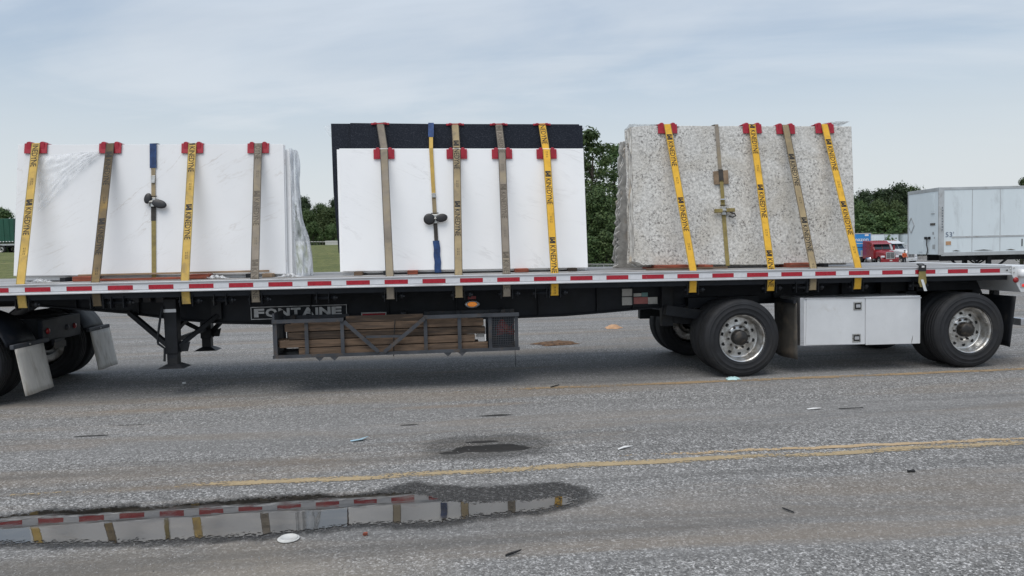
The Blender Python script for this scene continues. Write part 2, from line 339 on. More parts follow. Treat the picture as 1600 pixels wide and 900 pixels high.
def asphalt():
    m = bpy.data.materials.new('worn_asphalt'); m.use_nodes = True; t = NT(m.node_tree); b = t.n['Principled BSDF']
    P = t.node('ShaderNodeNewGeometry').outputs['Position']
    sp = t.node('ShaderNodeSeparateXYZ', {0: P}); X, Y = sp.outputs[0], sp.outputs[1]
    cellc = t.node('ShaderNodeSeparateColor', {0: t.vor(P, 105, 'Color')}).outputs[0]
    cell2 = t.node('ShaderNodeSeparateColor', {0: t.vor(P, 58, 'Color')}).outputs[1]
    celld = t.vor(P, 105)
    worn = t.noise(t.map(P, (.14, 1.1, 1)), 1.3, 6, .62, .3)                       # streaks along the lanes
    mott = t.noise(P, .9, 6, .62)
    agg = t.math('ADD', t.math('MULTIPLY', cellc, .6), t.math('MULTIPLY', cell2, .45))
    base = t.ramp(agg, (.12, (.072, .071, .069)), (.34, (.135, .132, .128)), (.58, (.205, .202, .195)), (.78, (.325, .321, .312)), (.97, (.62, .61, .60)))
    rawg = t.sstep(t.noise(t.map(P, (.18, .8, 1), (9, 4, 0)), 1.0, 5, .6, .4), .36, .62)   # where fines have worn off the stones show
    base = t.mix(t.math('ADD', .50, t.math('MULTIPLY', rawg, .52), clamp=True), (.205, .202, .197), base)
    k = t.math('ADD', .58, t.math('ADD', t.math('MULTIPLY', worn, .62), t.math('MULTIPLY', mott, .22)))
    c = t.node('ShaderNodeVectorMath', {0: base, 'Scale': k}, operation='SCALE').outputs[0]
    # brown dust in long drifts, tan silt beside the puddle
    br = t.sstep(t.noise(t.map(P, (.13, .95, 1), (5, 2.3, 0)), 1.25, 6, .64, .5), .48, .66)
    c = t.mix(t.math('MULTIPLY', br, .48), c, (.225, .182, .136))
    def ell(cx, cy, rx, ry, wob=.35, soft=.5, sc=2.2, rot=0):
        q = t.map(P, (1, 1, 1), (0, 0, 0))
        dx = t.math('DIVIDE', t.math('SUBTRACT', X, cx), rx); dy = t.math('DIVIDE', t.math('SUBTRACT', t.math('ADD', Y, t.math('MULTIPLY', t.math('SUBTRACT', X, cx), rot)), cy), ry)
        d = t.math('SQRT', t.math('ADD', t.math('MULTIPLY', dx, dx), t.math('MULTIPLY', dy, dy)))
        d = t.math('ADD', d, t.math('MULTIPLY', t.math('SUBTRACT', t.noise(q, sc, 5, .6), .5), wob*2))
        return t.sstep(d, 1., 1.-soft)
    for (px, py, rx, ry, am) in ((720, 634, 1.2, .13, .45), (450, 722, .9, .16, .40), (250, 640, 1.6, .10, .35), (60, 700, .9, .2, .25), (330, 757, 1.2, .09, .35)):
        q = atz(px, py); c = t.mix(t.math('MULTIPLY', ell(q.x, q.y, rx, ry, .6, .8, 3), am), c, (.235, .175, .12))
    q = atz(180, 880); c = t.mix(t.math('MULTIPLY', ell(q.x, q.y, 1.4, .35, .6, .8), .40), c, (.24, .20, .15))
    silt = ell(3.55, -5.15, 1.5, .55, .5, .7)
    c = t.mix(t.math('MULTIPLY', silt, .55), c, (.25, .215, .17))
    pot = atz(762, 697)
    damp = t.math('MULTIPLY', ell(pot.x, pot.y, .68, .50, .22, .3), .58)
    wet_reflect = t.math('MAXIMUM', ell(pot.x+.04, pot.y-.08, .36, .13, .5, .10, 5), ell(pot.x-.05, pot.y+.15, .16, .045, .4, .10, 6))
    wet_reflect = t.math('MAXIMUM', wet_reflect, ell(pot.x-.32, pot.y-.16, .12, .05, .5, .1, 6))
    for (px, py, rx, ry) in ((145, 681, .19, .035), (205, 664, .18, .02), (775, 649, .2, .05), (640, 664, .1, .03)):
        q = atz(px, py); wet_reflect = t.math('MAXIMUM', wet_reflect, ell(q.x, q.y, rx, ry, .4, .3, 6))
    c = t.node('ShaderNodeVectorMath', {0: c, 'Scale': t.math('SUBTRACT', 1, t.math('MULTIPLY', damp, .72))}, operation='SCALE').outputs[0]
    c = t.mix(t.math('MULTIPLY', wet_reflect, .95), c, (.012, .011, .010))  # water patches near black: the dark trailer underside they reflect is painted into colour
    # oil and tyre dark lanes under and beside the trailer
    oil = t.math('MULTIPLY', t.sstep(t.noise(t.map(P, (.07, 1.5, 1), (1, 7, 0)), 1.2, 6, .66), .48, .70), .55)
    c = t.mix(oil, c, (.085, .083, .08))
    t.set(b.inputs['Base Color'], c)
    rg = t.math('SUBTRACT', .92, t.math('ADD', t.math('MULTIPLY', damp, .10), t.math('MULTIPLY', wet_reflect, .22)))
    t.set(b.inputs['Roughness'], rg); t.set(b.inputs['Specular IOR Level'], t.math('SUBTRACT', .35, t.math('MULTIPLY', damp, .22)))
    h = t.math('ADD', t.math('MULTIPLY', t.math('SUBTRACT', 1, celld), .6), t.math('MULTIPLY', cell2, .7))
    t.set(b.inputs['Normal'], t.bump(h, t.math('SUBTRACT', .55, t.math('MULTIPLY', wet_reflect, .5)), .008)); return m
M['asphalt'] = asphalt()
tag(g.build('parking_lot', M['asphalt'], loc=(0, 0, 0), fix=False), kind='structure')

def paint(name, col, cover):
    m = bpy.data.materials.new(name); m.use_nodes = True; t = NT(m.node_tree); b = t.n['Principled BSDF']
    P = t.node('ShaderNodeNewGeometry').outputs['Position']
    cell = t.node('ShaderNodeSeparateColor', {0: t.vor(P, 62, 'Color')}).outputs[0]
    n = t.math('ADD', t.math('MULTIPLY', t.noise(t.map(P, (.5, 3, 1)), 2.2, 7, .70), 1.), t.math('MULTIPLY', cell, .20))
    sx = t.node('ShaderNodeSeparateXYZ', {0: t.node('ShaderNodeTexCoord').outputs['UV']})
    e = t.math('MULTIPLY', t.math('ABSOLUTE', t.math('SUBTRACT', sx.outputs[1], .5)), .22)
    fade = t.math('MULTIPLY', t.sstep(sx.outputs[0], 0, .16, 1, 0), .22)
    t.set(b.inputs['Alpha'], t.math('MULTIPLY', t.sstep(t.math('SUBTRACT', t.math('SUBTRACT', n, e), fade), cover, cover+.10), .9))
    t.set(b.inputs['Base Color'], t.mix(t.noise(P, 9, 5), col, tuple(c*.62 for c in col))); b.inputs['Roughness'].default_value = .8
    t.set(b.inputs['Normal'], t.bump(cell, .3, .006)); return m
def painted_line(name, pts, wid, m, z=.004):
    mb = MB(); n = 40; P = [(pts[0][0]+(pts[1][0]-pts[0][0])*i/n, pts[0][1]+(pts[1][1]-pts[0][1])*i/n) for i in range(n+1)]
    vs = []
    for i, (x, y) in enumerate(P):
        wob = .012*math.sin(i*1.7)+.01*math.sin(i*.6)
        vs += [(x, y-wid/2+wob, z), (x, y+wid/2+wob, z)]
    mb.add(vs, [(2*i, 2*i+2, 2*i+3, 2*i+1) for i in range(n)])
    o = mb.build(name, m, fix=False); uv = o.data.uv_layers.new(name='uv')
    for p in o.data.polygons:
        for li in p.loop_indices:
            vi = o.data.loops[li].vertex_index; uv.data[li].uv = ((vi//2)/n, vi % 2)
    return tag(o, kind='structure')
YL = (.50, .385, .225)
painted_line('yellow_line', ((1.6, -3.40), (16, -3.40)), .13, paint('worn_yellow_paint', YL, .46))
painted_line('yellow_line', ((6.2, -3.20), (9.9, -3.30)), .08, paint('pale_yellow_paint', (.60, .44, .26), .45), .005)
painted_line('yellow_line', ((4.9, -.16), (16, -.22)), .15, paint('faint_yellow_paint', (.42, .30, .17), .45))

# puddle
up = [(-60, 822), (0, 811), (40, 806), (75, 801), (120, 801), (180, 796), (212, 794), (222, 797), (330, 788), (400, 782), (470, 778), (500, 777), (530, 779), (590, 775), (640, 772), (662, 777), (690, 785), (740, 788), (790, 787), (840, 783), (880, 779)]
lo_ = [(905, 783), (880, 791), (840, 799), (800, 803), (745, 806), (715, 813), (690, 817), (640, 819), (600, 818), (530, 824), (480, 830), (400, 838), (330, 841), (250, 847), (150, 849), (50, 849), (-60, 852)]
def curve(px):                                       # outline -> y as a function of x on the ground
    q = sorted((p.x, p.y) for p in (atz(a, b_, .003) for a, b_ in px))
    def f(x):
        if x <= q[0][0]: return q[0][1]
        for (x0, y0), (x1, y1) in zip(q, q[1:]):
            if x <= x1: return y0+(y1-y0)*(x-x0)/max(1e-6, x1-x0)
        return q[-1][1]
    return f, q[0][0], q[-1][0]
fu, xa, xb = curve([(a, b_-4) for a, b_ in up]+[(905, 780)]); fl, _, _ = curve(lo_)
def water_sheet(name, m, grow_u, grow_l, grow_x, z, wid):
    n, r_ = 240, 12; vs = []; ed = []
    for i in range(n+1):
        x = xa+(xb+grow_x-xa)*i/n; xe = min(x, xb)
        wob = .014*mnoise.noise(Vector((x*9, 1, 3)))+.009*mnoise.noise(Vector((x*27, 5, 8)))
        y1, y0 = fu(xe)+grow_u(x)+wob, fl(xe)-grow_l(x)+.02*mnoise.noise(Vector((x*6, 9, 2)))
        if x > xb-.02: f_ = max(0, (xb+grow_x-x)/(grow_x+.02)); mid = (y0+y1)/2; y1 = mid+(y1-mid)*f_**.5; y0 = mid+(y0-mid)*f_**.5
        for j in range(r_+1):
            v = j/r_; y = y0+(y1-y0)*v; vs.append((x, y, z)); ed.append(min(v*(y1-y0), (1-v)*(y1-y0), (xb+grow_x-x)*.6)/wid)
    o = MB().add(vs, [(i*(r_+1)+j, (i+1)*(r_+1)+j, (i+1)*(r_+1)+j+1, i*(r_+1)+j+1) for i in range(n) for j in range(r_)]).build(name, m, fix=False)
    at = o.data.attributes.new('edge', 'FLOAT', 'POINT'); at.data.foreach_set('value', [max(0., min(1., e)) for e in ed])
    return tag(o, kind='structure')
pm = bpy.data.materials.new('puddle_water'); pm.use_nodes = True; t = NT(pm.node_tree); b = t.n['Principled BSDF']
P = t.node('ShaderNodeNewGeometry').outputs['Position']
b.inputs['Base Color'].default_value = (.020, .019, .017, 1); b.inputs['IOR'].default_value = 1.95; t.set(b.inputs['Roughness'], t.sstep(t.noise(P, 5, 5, .6), .45, .8, .012, .10))
t.set(b.inputs['Normal'], t.bump(t.noise(t.map(P, (1, 2.5, 1)), 2.2, 3, .5), .02, .02))
ed_ = t.node('ShaderNodeAttribute', attribute_name='edge').outputs['Fac']
cellp = t.node('ShaderNodeSeparateColor', {0: t.vor(P, 60, 'Color')}).outputs[0]
nz_ = t.math('ADD', t.math('MULTIPLY', t.noise(P, 14, 5, .65), .8), t.math('MULTIPLY', cellp, .5))
t.set(b.inputs['Alpha'], t.sstep(t.math('ADD', ed_, t.math('SUBTRACT', .62, nz_)), .0, .22))
c = t.mix(t.sstep(t.noise(t.map(P, (1, 2, 1)), 3, 5, .6), .4, .7), (.022, .020, .017), (.055, .048, .038)); t.set(b.inputs['Base Color'], c)
water_sheet('puddle', pm, lambda x: 0., lambda x: 0., .0, .006, .15)
dm = bpy.data.materials.new('wet_asphalt_film'); dm.use_nodes = True; t = NT(dm.node_tree); b = t.n['Principled BSDF']
P = t.node('ShaderNodeNewGeometry').outputs['Position']; ed_ = t.node('ShaderNodeAttribute', attribute_name='edge').outputs['Fac']
b.inputs['Base Color'].default_value = (.018, .017, .016, 1); b.inputs['Roughness'].default_value = .45
cellp = t.node('ShaderNodeSeparateColor', {0: t.vor(P, 60, 'Color')}).outputs[0]
t.set(b.inputs['Alpha'], t.math('MULTIPLY', t.sstep(t.math('ADD', ed_, t.math('MULTIPLY', t.math('SUBTRACT', t.noise(P, 5, 5, .6), .5), .9)), .1, .75), t.sstep(cellp, .5, 1., .70, .35)))
t.set(b.inputs['Normal'], t.bump(cellp, .4, .006))
water_sheet('wet_stain', dm, lambda x: .10+.30*sm(4.1, 4.8, x), lambda x: .13, .22, .003, .16)

# ================================================================== the flatbed trailer
def zt(X): s = (X-6)/6; return 1.3725 - .0065*X + .009*(1-s*s)      # height of the rail's centre line
XF, XR = -2.1, 12.33
TR = root('flatbed_trailer', (5.2, 1.3, 0), 'long black flatbed trailer with silver side rail and red striped tape', 'trailer')
def sweep(prof, x0, x1, n=30, zf=zt):
    mb = MB(); k = len(prof); vs = []
    for i in range(n+1):
        X = x0+(x1-x0)*i/n; vs += [(X, y, zf(X)+z) for y, z in prof]
    fs = [(i*k+j, i*k+(j+1) % k, (i+1)*k+(j+1) % k, (i+1)*k+j) for i in range(n) for j in range(k)]
    fs += [tuple(range(k))[::-1], tuple(range(n*k, n*k+k))]
    return mb.add(vs, fs)
RP = [(-.012, .063), (-.012, .047), (0, .043), (0, -.043), (-.012, -.047), (-.012, -.063), (.028, -.063), (.028, .063)]
rail = sweep(RP, XF, XR).build('side_rail', M['railalu'], TR, .003)
sweep([(2.59-y, z) for y, z in RP][::-1], XF, XR).build('side_rail', M['railalu'], TR, .003)
tp = None
for n in range(-4, 27):
    x = n*.4572
    for nm, a, b_ in (('red_reflector', 0, .2794), ('white_reflector', .2814, .4552)):
        if x+b_ > XR-.02 or x+a < XF: continue
        c = Vector((x+(a+b_)/2, -.0015, zt(x+(a+b_)/2)-.002))
        if tp is None: tp = {}
        if nm not in tp:
            tp[nm] = MB().box(x+a, x+b_, -.003, 0, c.z-.026, c.z+.026).build(nm, M['redtape' if 'red' in nm else 'whitetape'], rail)
        else:
            o = again(tp[nm], c, rail)
ang = math.atan(.0065)
for o in rail.children: o.rotation_euler.y = ang
# deck: long planks
dk = sweep([(.065, -.03), (.065, .058), (2.525, .058), (2.525, -.03)], XF, XR).build('deck', M['deck'], TR)
pl = None
for i in range(9):
    y0 = .075+i*.272
    sweep([(y0, .0585), (y0, .068), (y0+.26, .068), (y0+.26, .0585)], XF+.02, XR-.02, 24).build('plank', M['deck'], dk)
# beams
BP = [(-2.1, 1.15), (-.32, 1.134), (.83, 1.0), (1.46, .893), (2.0, .835), (2.6, .806), (5.8, .788), (6.44, .795), (7.0, .822), (7.65, .862), (8.3, .885), (12.2, .885)]
for y in (.80, 1.72):
    p = [(x, y, z) for x, z in BP] + [(x, y, zt(x)-.07) for x in (12.2, 9, 6, 3, 0, -2.1)]
    mb = MB().prism(p, (0, .02, 0))
    for (a, za), (b_, zb) in zip(BP, BP[1:]): mb.bar((a, y+.01, za+.01), (b_, y+.01, zb+.01), .14, .02)
    o = mb.build('main_beam', M['black'], TR)
    st = MB()
    for x in (.2, .95, 3.1, 4.1, 5.0, 6.1, 6.9, 7.4, 9.4, 10.4, 11.4):
        zb = next(za+(zc-za)*(x-a)/(b_-a) for (a, za), (b_, zc) in zip(BP, BP[1:]) if a <= x <= b_)
        s_ = y-.05 if y < 1.3 else y+.02
        MB().box(x-.006, x+.006, s_, s_+.05, zb+.02, zt(x)-.07).build('stiffener', M['black'], o)
cm = None
for i in range(24):
    x = XF+.25+i*.6; c = Vector((x, 1.295, zt(x)-.085))
    cm = again(cm, c, TR) if cm else MB().box(x-.04, x+.04, .09, 2.5, c.z-.05, c.z+.05).build('cross_member', M['black2'], TR, loc=c)
# inner side sill the winches run on
sweep([(.07, -.13), (.07, -.035), (.09, -.035), (.09, -.12), (.16, -.12), (.16, -.13)], XF, XR).build('winch_track', M['black'], TR)
sweep([(2.52, -.13), (2.52, -.035), (2.50, -.035), (2.50, -.12)], XF, XR).build('winch_track', M['black'], TR)

# winches: frame plates, drum and ratchet wheel
def winch(x, loaded=True):
    z = zt(x)-.185
    w_ = MB().box(x-.075, x-.068, .05, .16, z-.06, z+.08).box(x+.068, x+.075, .05, .16, z-.06, z+.08).box(x-.075, x+.075, .155, .16, z-.02, z+.08).build('winch', M['black2'], TR)
    MB().lathe([(.001, -.1), (.022, -.1), (.022, .12), (.034, .122), (.034, .15), (.001, .15)], (x, .105, z), 'x', 14).build('drum', M['black2'], w_)
    MB().tube([(x+.13, .105, z), (x+.17, .105, z)], .012, 8).build('winch_pin', M['rackiron'], w_)
    return w_
for px in (505, 345, 845, 1250, 185):
    winch(aty(px, 465, .1).x)

# landing gear
for (lx, ly, nm) in ((1.475, .42, 0), (1.39, 2.05, 1)):
    L = MB().box(lx-.075, lx+.075, ly-.075, ly+.075, .52, 1.20).build('landing_leg', M['black2'], TR, .008)
    MB().box(lx-.062, lx+.062, ly-.062, ly+.062, .37, .53).build('inner_leg', M['black2'], L, .004)
    mb = MB(); z = .345
    lo = [(lx+sx*.16, ly+sy*.14, z) for sx, sy in ((-1, -1), (1, -1), (1, 1), (-1, 1))]; hi = [(lx+sx*.07, ly+sy*.07, z+.05) for sx, sy in ((-1, -1), (1, -1), (1, 1), (-1, 1))]
    mb.add(lo+hi, [(3, 2, 1, 0), (4, 5, 6, 7)]+[(i, (i+1) % 4, (i+1) % 4+4, i+4) for i in range(4)]).build('foot', M['black2'], L)
    if ly < 1: MB().box(lx-.076, lx+.076, ly-.079, ly-.076, 1.035, 1.075).build('steel_band', M['alu'], L)
    MB().bar((lx-.06, ly, .62), (lx-.62, ly+.3*(1 if ly < 1 else -1), 1.02), .05, .06).build('leg_brace', M['black2'], TR)
    MB().bar((lx+.06, ly, .60), (lx+.45, ly+.3*(1 if ly < 1 else -1), .95), .05, .05).build('leg_brace', M['black2'], TR)
    MB().prism([(lx+.07, ly-.01, .54), (lx+.17, ly-.01, .54), (lx+.20, ly-.01, .66), (lx+.07, ly-.01, .62)], (0, .02, 0)).build('gusset', M['black2'], TR)
MB().bar((1.43, .5, .66), (1.40, 2.0, .66), .04, .05).build('leg_cross_brace', M['black2'], TR)
MB().bar((1.45, .5, .75), (1.42, 1.9, 1.1), .04, .05).build('leg_cross_brace', M['black2'], TR)
MB().tube([(1.40, .33, 1.12), (1.385, .30, 1.02), (1.34, .28, .72), (1.345, .28, .66), (1.42, .28, .60), (1.41, .28, .44)], .014, 8).build('crank_handle', M['black2'], TR)
MB().box(1.85, 1.98, .72, .78, .90, 1.24).build('bracket', M['black2'], TR, .006)

# maker's plate
npl = MB().box(2.33, 3.565, .770, .786, .872, 1.045).build('name_plate', M['black'], TR)
mb = MB()
for a, b_, c_, d_ in ((2.335, 3.56, 1.032, 1.041), (2.335, 3.56, .876, .885), (2.335, 2.344, .885, 1.032), (3.551, 3.56, .885, 1.032)): mb.box(a, b_, .766, .770, c_, d_)
mb.build('border', M['silverletter'], npl)
mb = MB(); x = 2.375
for ch in 'FONTAINE':
    wd = {'I': .045, 'N': .155, 'O': .16, 'A': .17, 'T': .135}.get(ch, .14)
    if ch == 'I': mb.add([(x, .767, .905), (x+.035, .767, .905), (x+.035, .767, 1.012), (x, .767, 1.012)], [(0, 1, 2, 3)])
    else: text(mb, ch, (x, .767, .905), (wd-.010, 0, 0), (0, 0, .112), .05)
    x += wd+.004
mb.build('lettering', M['silverletter'], npl, fix=False)

# side marker lamp, decals
lx, lz = 5.205, .995
lp = MB().lathe([(.001, .76), (.07, .76), (.07, .735), (.064, .722), (.048, .722), (.044, .745), (.001, .746)], (0, 0, 0), 'y', 24)
for v in lp.v: v.x = v.x*1.45+lx; v.z = v.z*.72+lz
lpo = lp.build('marker_lamp', M['alu'], TR)
q = MB().lathe([(.043, .744), (.036, .734), (.02, .730), (.001, .729)], (0, 0, 0), 'y', 20)
for v in q.v: v.x = v.x*1.45+lx; v.z = v.z*.72+lz
q.build('lens', M['amber'], lpo)
MB().box(lx-.055, lx+.055, .788, .794, lz+.065, lz+.105).build('decal', M['redlens'], TR)
MB().box(5.36, 5.70, .786, .794, .865, .885).build('decal', M['cream'], TR)
d_ = MB().box(3.74, 4.07, .787, .793, .87, .925).build('decal', M['cream'], TR)
MB().box(3.755, 4.055, .784, .786, .888, .910).build('red_print', M['redtape'], d_)
for (a, b_, c_, e_, mm) in ((972, 989.5, 451, 463, 'cream'), (972, 989.5, 464, 477, 'cream'), (990, 1002, 458, 463.5, 'cream'), (1002.5, 1012, 457, 463.5, 'teal'), (990, 1012, 464, 475, 'pink'), (1012.5, 1027, 464, 475, 'cream')):
    p = aty(a, e_, .78); q = aty(b_, c_, .78); MB().box(p.x, q.x, .776, .782, p.z, q.z).build('decal', M[mm], TR)
for px in (211.5, 230, 250):
    p = aty(px, 467, .72); MB().box(p.x-.05, p.x+.05, .70, .78, p.z-.045, p.z+.045).build('junction_box', M['rackiron'], TR, .01)

# ---- wheels
def tyre_prof(w, r=.503):
    P = [(.295, 0.02), (.315, .004), (.330, -.001), (.334, -.004), (.338, -.002), (.36, -.006), (.388, -.008), (.391, -.011), (.395, -.008), (.42, -.006), (.440, .0), (.443, -.003), (.447, .002), (.462, .006), (.470, .007), (.474, .012), (.487, .018), (r-.004, .034), (r, .045)]
    g_ = []
    for f in (.22, .41, .59, .78):
        a = w*f; g_ += [(r, a-.008), (r-.014, a-.006), (r-.014, a+.006), (r, a+.008)]
    return P + g_ + [(rr, w-a) for rr, a in P[::-1]]
def wheel(x, y0, flip=1, parent=TR, hubface=True, zc=.503, cover='wheelalu'):
    """dual wheel whose outer face is at y0; flip=1 faces the camera side, -1 the far side"""
    W = MB().lathe([(r, y0+flip*a) for r, a in [(.312, .0), (.312, .012), (.300, .014), (.286, .03), (.282, .09), (.270, .155), (.262, .165), (.250, .168), (.168, .150), (.160, .150), (.158, .140), (.10, .138)]], (x, 0, zc), 'y', 48).build('wheel', M[cover], parent)
    MB().lathe([(r, y0+flip*a) for r, a in tyre_prof(.275)], (x, 0, zc), 'y', 72).build('tyre', M['rubber'], W)
    if hubface:
        hb = MB().lathe([(r, y0+flip*a) for r, a in [(.10, .14), (.098, .06), (.092, .045), (.07, .038), (.055, .028), (.001, .026)]], (x, 0, zc), 'y', 28).build('hub', M['hub'], W)
        for k in range(10):
            t_ = 2*PI*k/10+.1
            nut = MB().lathe([(.016, .150), (.016, .118), (.009, .112), (.001, .112)], (0, 0, 0), 'y', 6, False)
            for v in nut.v: v.x += x+.138*math.cos(t_); v.z += zc+.138*math.sin(t_); v.y = y0+flip*v.y
            nut.build('lug_nut', M['hub'], W)
            hl = MB().lathe([(.024, .1585), (.001, .1580)], (0, 0, 0), 'y', 16)
            t_ += .31
            for v in hl.v: v.x += x+.212*math.cos(t_); v.z += zc+.212*math.sin(t_); v.y = y0+flip*(v.y-.0015)
            hl.build('hand_hole', M['hole'], W)
    return W
AX = (8.64, 11.79)
for x in AX:
    wheel(x, .035); wheel(x, .37, hubface=False); wheel(x, 2.555, -1); wheel(x, 2.22, -1, hubface=False)
    MB().lathe([(.001, .25), (.063, .25), (.063, 2.34), (.001, 2.34)], (x, 0, .503), 'y', 16).build('axle', M['black2'], TR)
    for y in (.70, 1.80):
        MB().bar((x-.75, y+.03, .72), (x+.45, y+.03, .60), .08, .11).build('suspension_beam', M['black2'], TR)
        MB().box(x-.86, x-.70, y-.02, y+.1, .62, zt(x)-.07).build('hanger', M['black2'], TR, .01)
        MB().lathe([(.001, .63), (.11, .63), (.125, .68), (.10, .72), (.125, .76), (.11, .82), (.001, .82)], (x+.36, y+.05, 0), 'z', 18).build('air_spring', M['rubber'], TR)
    MB().box(x-.5, x+.5, .66, .78, .86, 1.0).build('subframe', M['black'], TR)
MB().bar((7.78, .55, .86), (8.5, .55, .74), .12, .13).build('suspension_beam', M['black2'], TR)
MB().box(7.86, 7.94, .70, .79, .88, 1.20).build('bracket', M['black2'], TR, .006)

# mud flaps
def flap(nm, x, y0, y1, z0, z1, m, lean=0., curve=.03, tp_=0., parent=TR):
    mb = MB(); n = 8; vs = []
    for j in range(n+1):
        for i in range(n+1):
            u = i/n; v = j/n; y = y0+(y1-y0)*u; z = z1+(z0-z1)*v+tp_*u
            vs.append((x+lean*v+curve*math.sin(u*PI)*v+.01*math.sin(u*9)*v, y, z))
    mb.add(vs, [(j*(n+1)+i, j*(n+1)+i+1, (j+1)*(n+1)+i+1, (j+1)*(n+1)+i) for j in range(n) for i in range(n)], True)
    o = mb.build(nm, m, parent, fix=False); s_ = o.modifiers.new('thick', 'SOLIDIFY'); s_.thickness = .01; return o
flap('mud_flap', 9.37, .05, .68, .20, .94, M['flapgrey'], .01, -.05); flap('mud_flap', 9.37, 1.9, 2.53, .20, .94, M['flapgrey'], .01, -.05)
MB().bar((9.35, .05, .95), (9.35, .72, .95), .03, .04).build('flap_bracket', M['black2'], TR)
flap('mud_flap', 12.44, .05, .70, .26, .94, M['black2'], -.08, .04); flap('mud_flap', 12.44, 1.88, 2.54, .26, .94, M['black2'], -.05, .04)
MB().prism([(11.45, .66, 1.20), (12.32, .66, 1.20), (12.45, .66, .94), (11.45, .66, .90)], (0, .02, 0)).build('rear_side_plate', M['black'], TR)

# tool box under the deck
TB = MB().box(9.50, 11.12, .10, .66, .365, .985).build('tool_box', M['toolbox'], TR, .006)
MB().box(9.448, 9.498, .10, .66, .372, 1.0).build('end_panel', M['alu'], TB)
dl = MB().prism([(9.52, .086, .378), (10.333, .086, .362), (10.333, .086, .978), (9.53, .086, .998)], (0, .013, 0)).build('door', M['toolbox'], TB, .004)
dr = MB().prism([(10.345, .086, .352), (11.11, .086, .345), (11.112, .086, .956), (10.345, .086, .978)], (0, .013, 0)).build('door', M['toolbox'], TB, .004)
MB().prism([(10.985, .084, .345), (11.0, .084, .40), (11.005, .084, .46), (10.99, .084, .40)], (0, .002, 0)).build('dent_crease', M['flapgrey'], dr)
MB().bar((9.5, .095, .991), (11.12, .095, .957), .03, .012).build('top_lip', M['alu'], TB)
for (px, py) in ((1340, 478), (1338, 528)):
    p = aty(px, py, .085)
    lt = MB().box(p.x-.058, p.x+.058, .079, .0855, p.z-.055, p.z+.055).build('latch', M['steel'], dl, .004)
    MB().box(p.x-.042, p.x+.042, .0765, .079, p.z-.040, p.z+.038).build('latch_recess', M['hole'], dl)
    MB().box(p.x-.03, p.x+.03, .066, .0765, p.z-.022, p.z+.020).build('latch_handle', M['alu'], dl, .004)

# rear sill with lamps
MB().prism([(12.335, -.005, zt(12.3)+.055), (12.335, -.005, zt(12.3)-.06), (12.47, -.005, .995), (12.80, -.005, .995), (12.80, -.005, zt(12.3)+.055)], (0, 2.6, 0)).build('rear_sill', M['toolbox'], TR, .006)
MB().box(12.70, 12.78, .75, .85, .5, 1.0).build('bumper_post', M['black2'], TR); MB().box(12.70, 12.78, 1.75, 1.85, .5, 1.0).build('bumper_post', M['black2'], TR)
MB().box(12.78, 12.88, .35, 2.25, .5, .6).build('rear_bumper', M['alu'], TR, .01)
MB().lathe([(.001, -.022), (.032, -.018), (.038, -.005), (.038, 0)], (12.395, 0, 1.16), 'y', 20).build('round_reflector', M['redlens'], TR)
lp = MB().box(12.46, 12.57, -.012, -.005, 1.055, 1.125).build('side_lamp', M['alu'], TR, .004)
MB().lathe([(.001, -.034), (.018, -.03), (.022, -.012)], (12.50, 0, 1.085), 'y', 14).build('lens', M['redlit'], lp)
MB().lathe([(.001, -.016), (.012, -.0135)], (12.26, 0, zt(12.2)), 'y', 12).build('rail_bolt', M['hole'], rail)
for dx, dzz in ((12.31, .02), (12.315, -.025), (12.36, .03), (12.36, -.03)):
    MB().lathe([(.001, -.020), (.009, -.0175), (.010, -.012)], (dx, 0, zt(12.2)+dzz), 'y', 10).build('rail_bolt', M['steel'], rail)
MB().lathe([(.001, 0), (.055, .0), (.06, .02), (.06, .10), (.001, .10)], (12.47, -.03, 1.20), 'z', 16).build('corner_cap', M['toolbox'], TR)

# ---- dunnage rack under the deck
RK = MB().box(2.77, 5.74, .10, .62, .455, .475).build('dunnage_rack', M['rackiron'], TR)
def rp(px, py, Y=.10): return aty(px, py, Y)
zb, ztp = .465, .925
for px in (430, 479, 535, 665, 718, 766, 807):
    x = rp(px, 520).x
    MB().box(x-.022, x+.022, .085, .100, zb, ztp).build('rack_post', M['rackiron'], RK)
    MB().box(x-.022, x+.022, .62, .635, zb, ztp).build('rack_post', M['rackiron'], RK)
x4, x5 = rp(535, 520).x, rp(665, 520).x
for a, b_ in ((2.745, x4+.02), (x5-.02, 5.755)):
    MB().box(a, b_, .068, .084, ztp-.045, ztp).build('rack_rail', M['rackiron'], RK)
    MB().box(a, b_, .636, .652, ztp-.045, ztp).build('rack_rail', M['rackiron'], RK)
MB().box(2.745, 5.755, .066, .084, .452, .492).build('rack_rail', M['rackiron'], RK); MB().box(2.745, 5.755, .636, .652, .452, .50).build('rack_rail', M['rackiron'], RK)
for (a, b_) in (((538, 502), (592, 549)), ((663, 497), (601, 549))):
    p, q = rp(*a), rp(*b_); MB().bar((p.x, .055, p.z), (q.x, .055, q.z), .018, .045).build('rack_diagonal', M['rackiron'], RK)
p, q = rp(572, 526), rp(628, 525); MB().bar((p.x, .078, p.z), (q.x, .078, q.z), .012, .03).build('rack_rail', M['rackiron'], RK)
for px in (500, 523, 700, 722):
    x = rp(px, 555).x; MB().prism([(x-.05, .07, .452), (x+.05, .07, .452), (x, .07, .405)], (0, .5, 0)).build('rack_bracket', M['rackiron'], RK)
for x in (2.9, 4.3, 5.6): MB().box(x-.03, x+.03, .58, .80, .88, .93).build('rack_hanger', M['rackiron'], RK)
MB().box(2.75, 2.775, .09, .63, zb, 1.0).build('rack_end', M['rackiron'], RK)
xm0, xm1 = rp(768, 520).x, rp(806, 520).x
mb = MB()
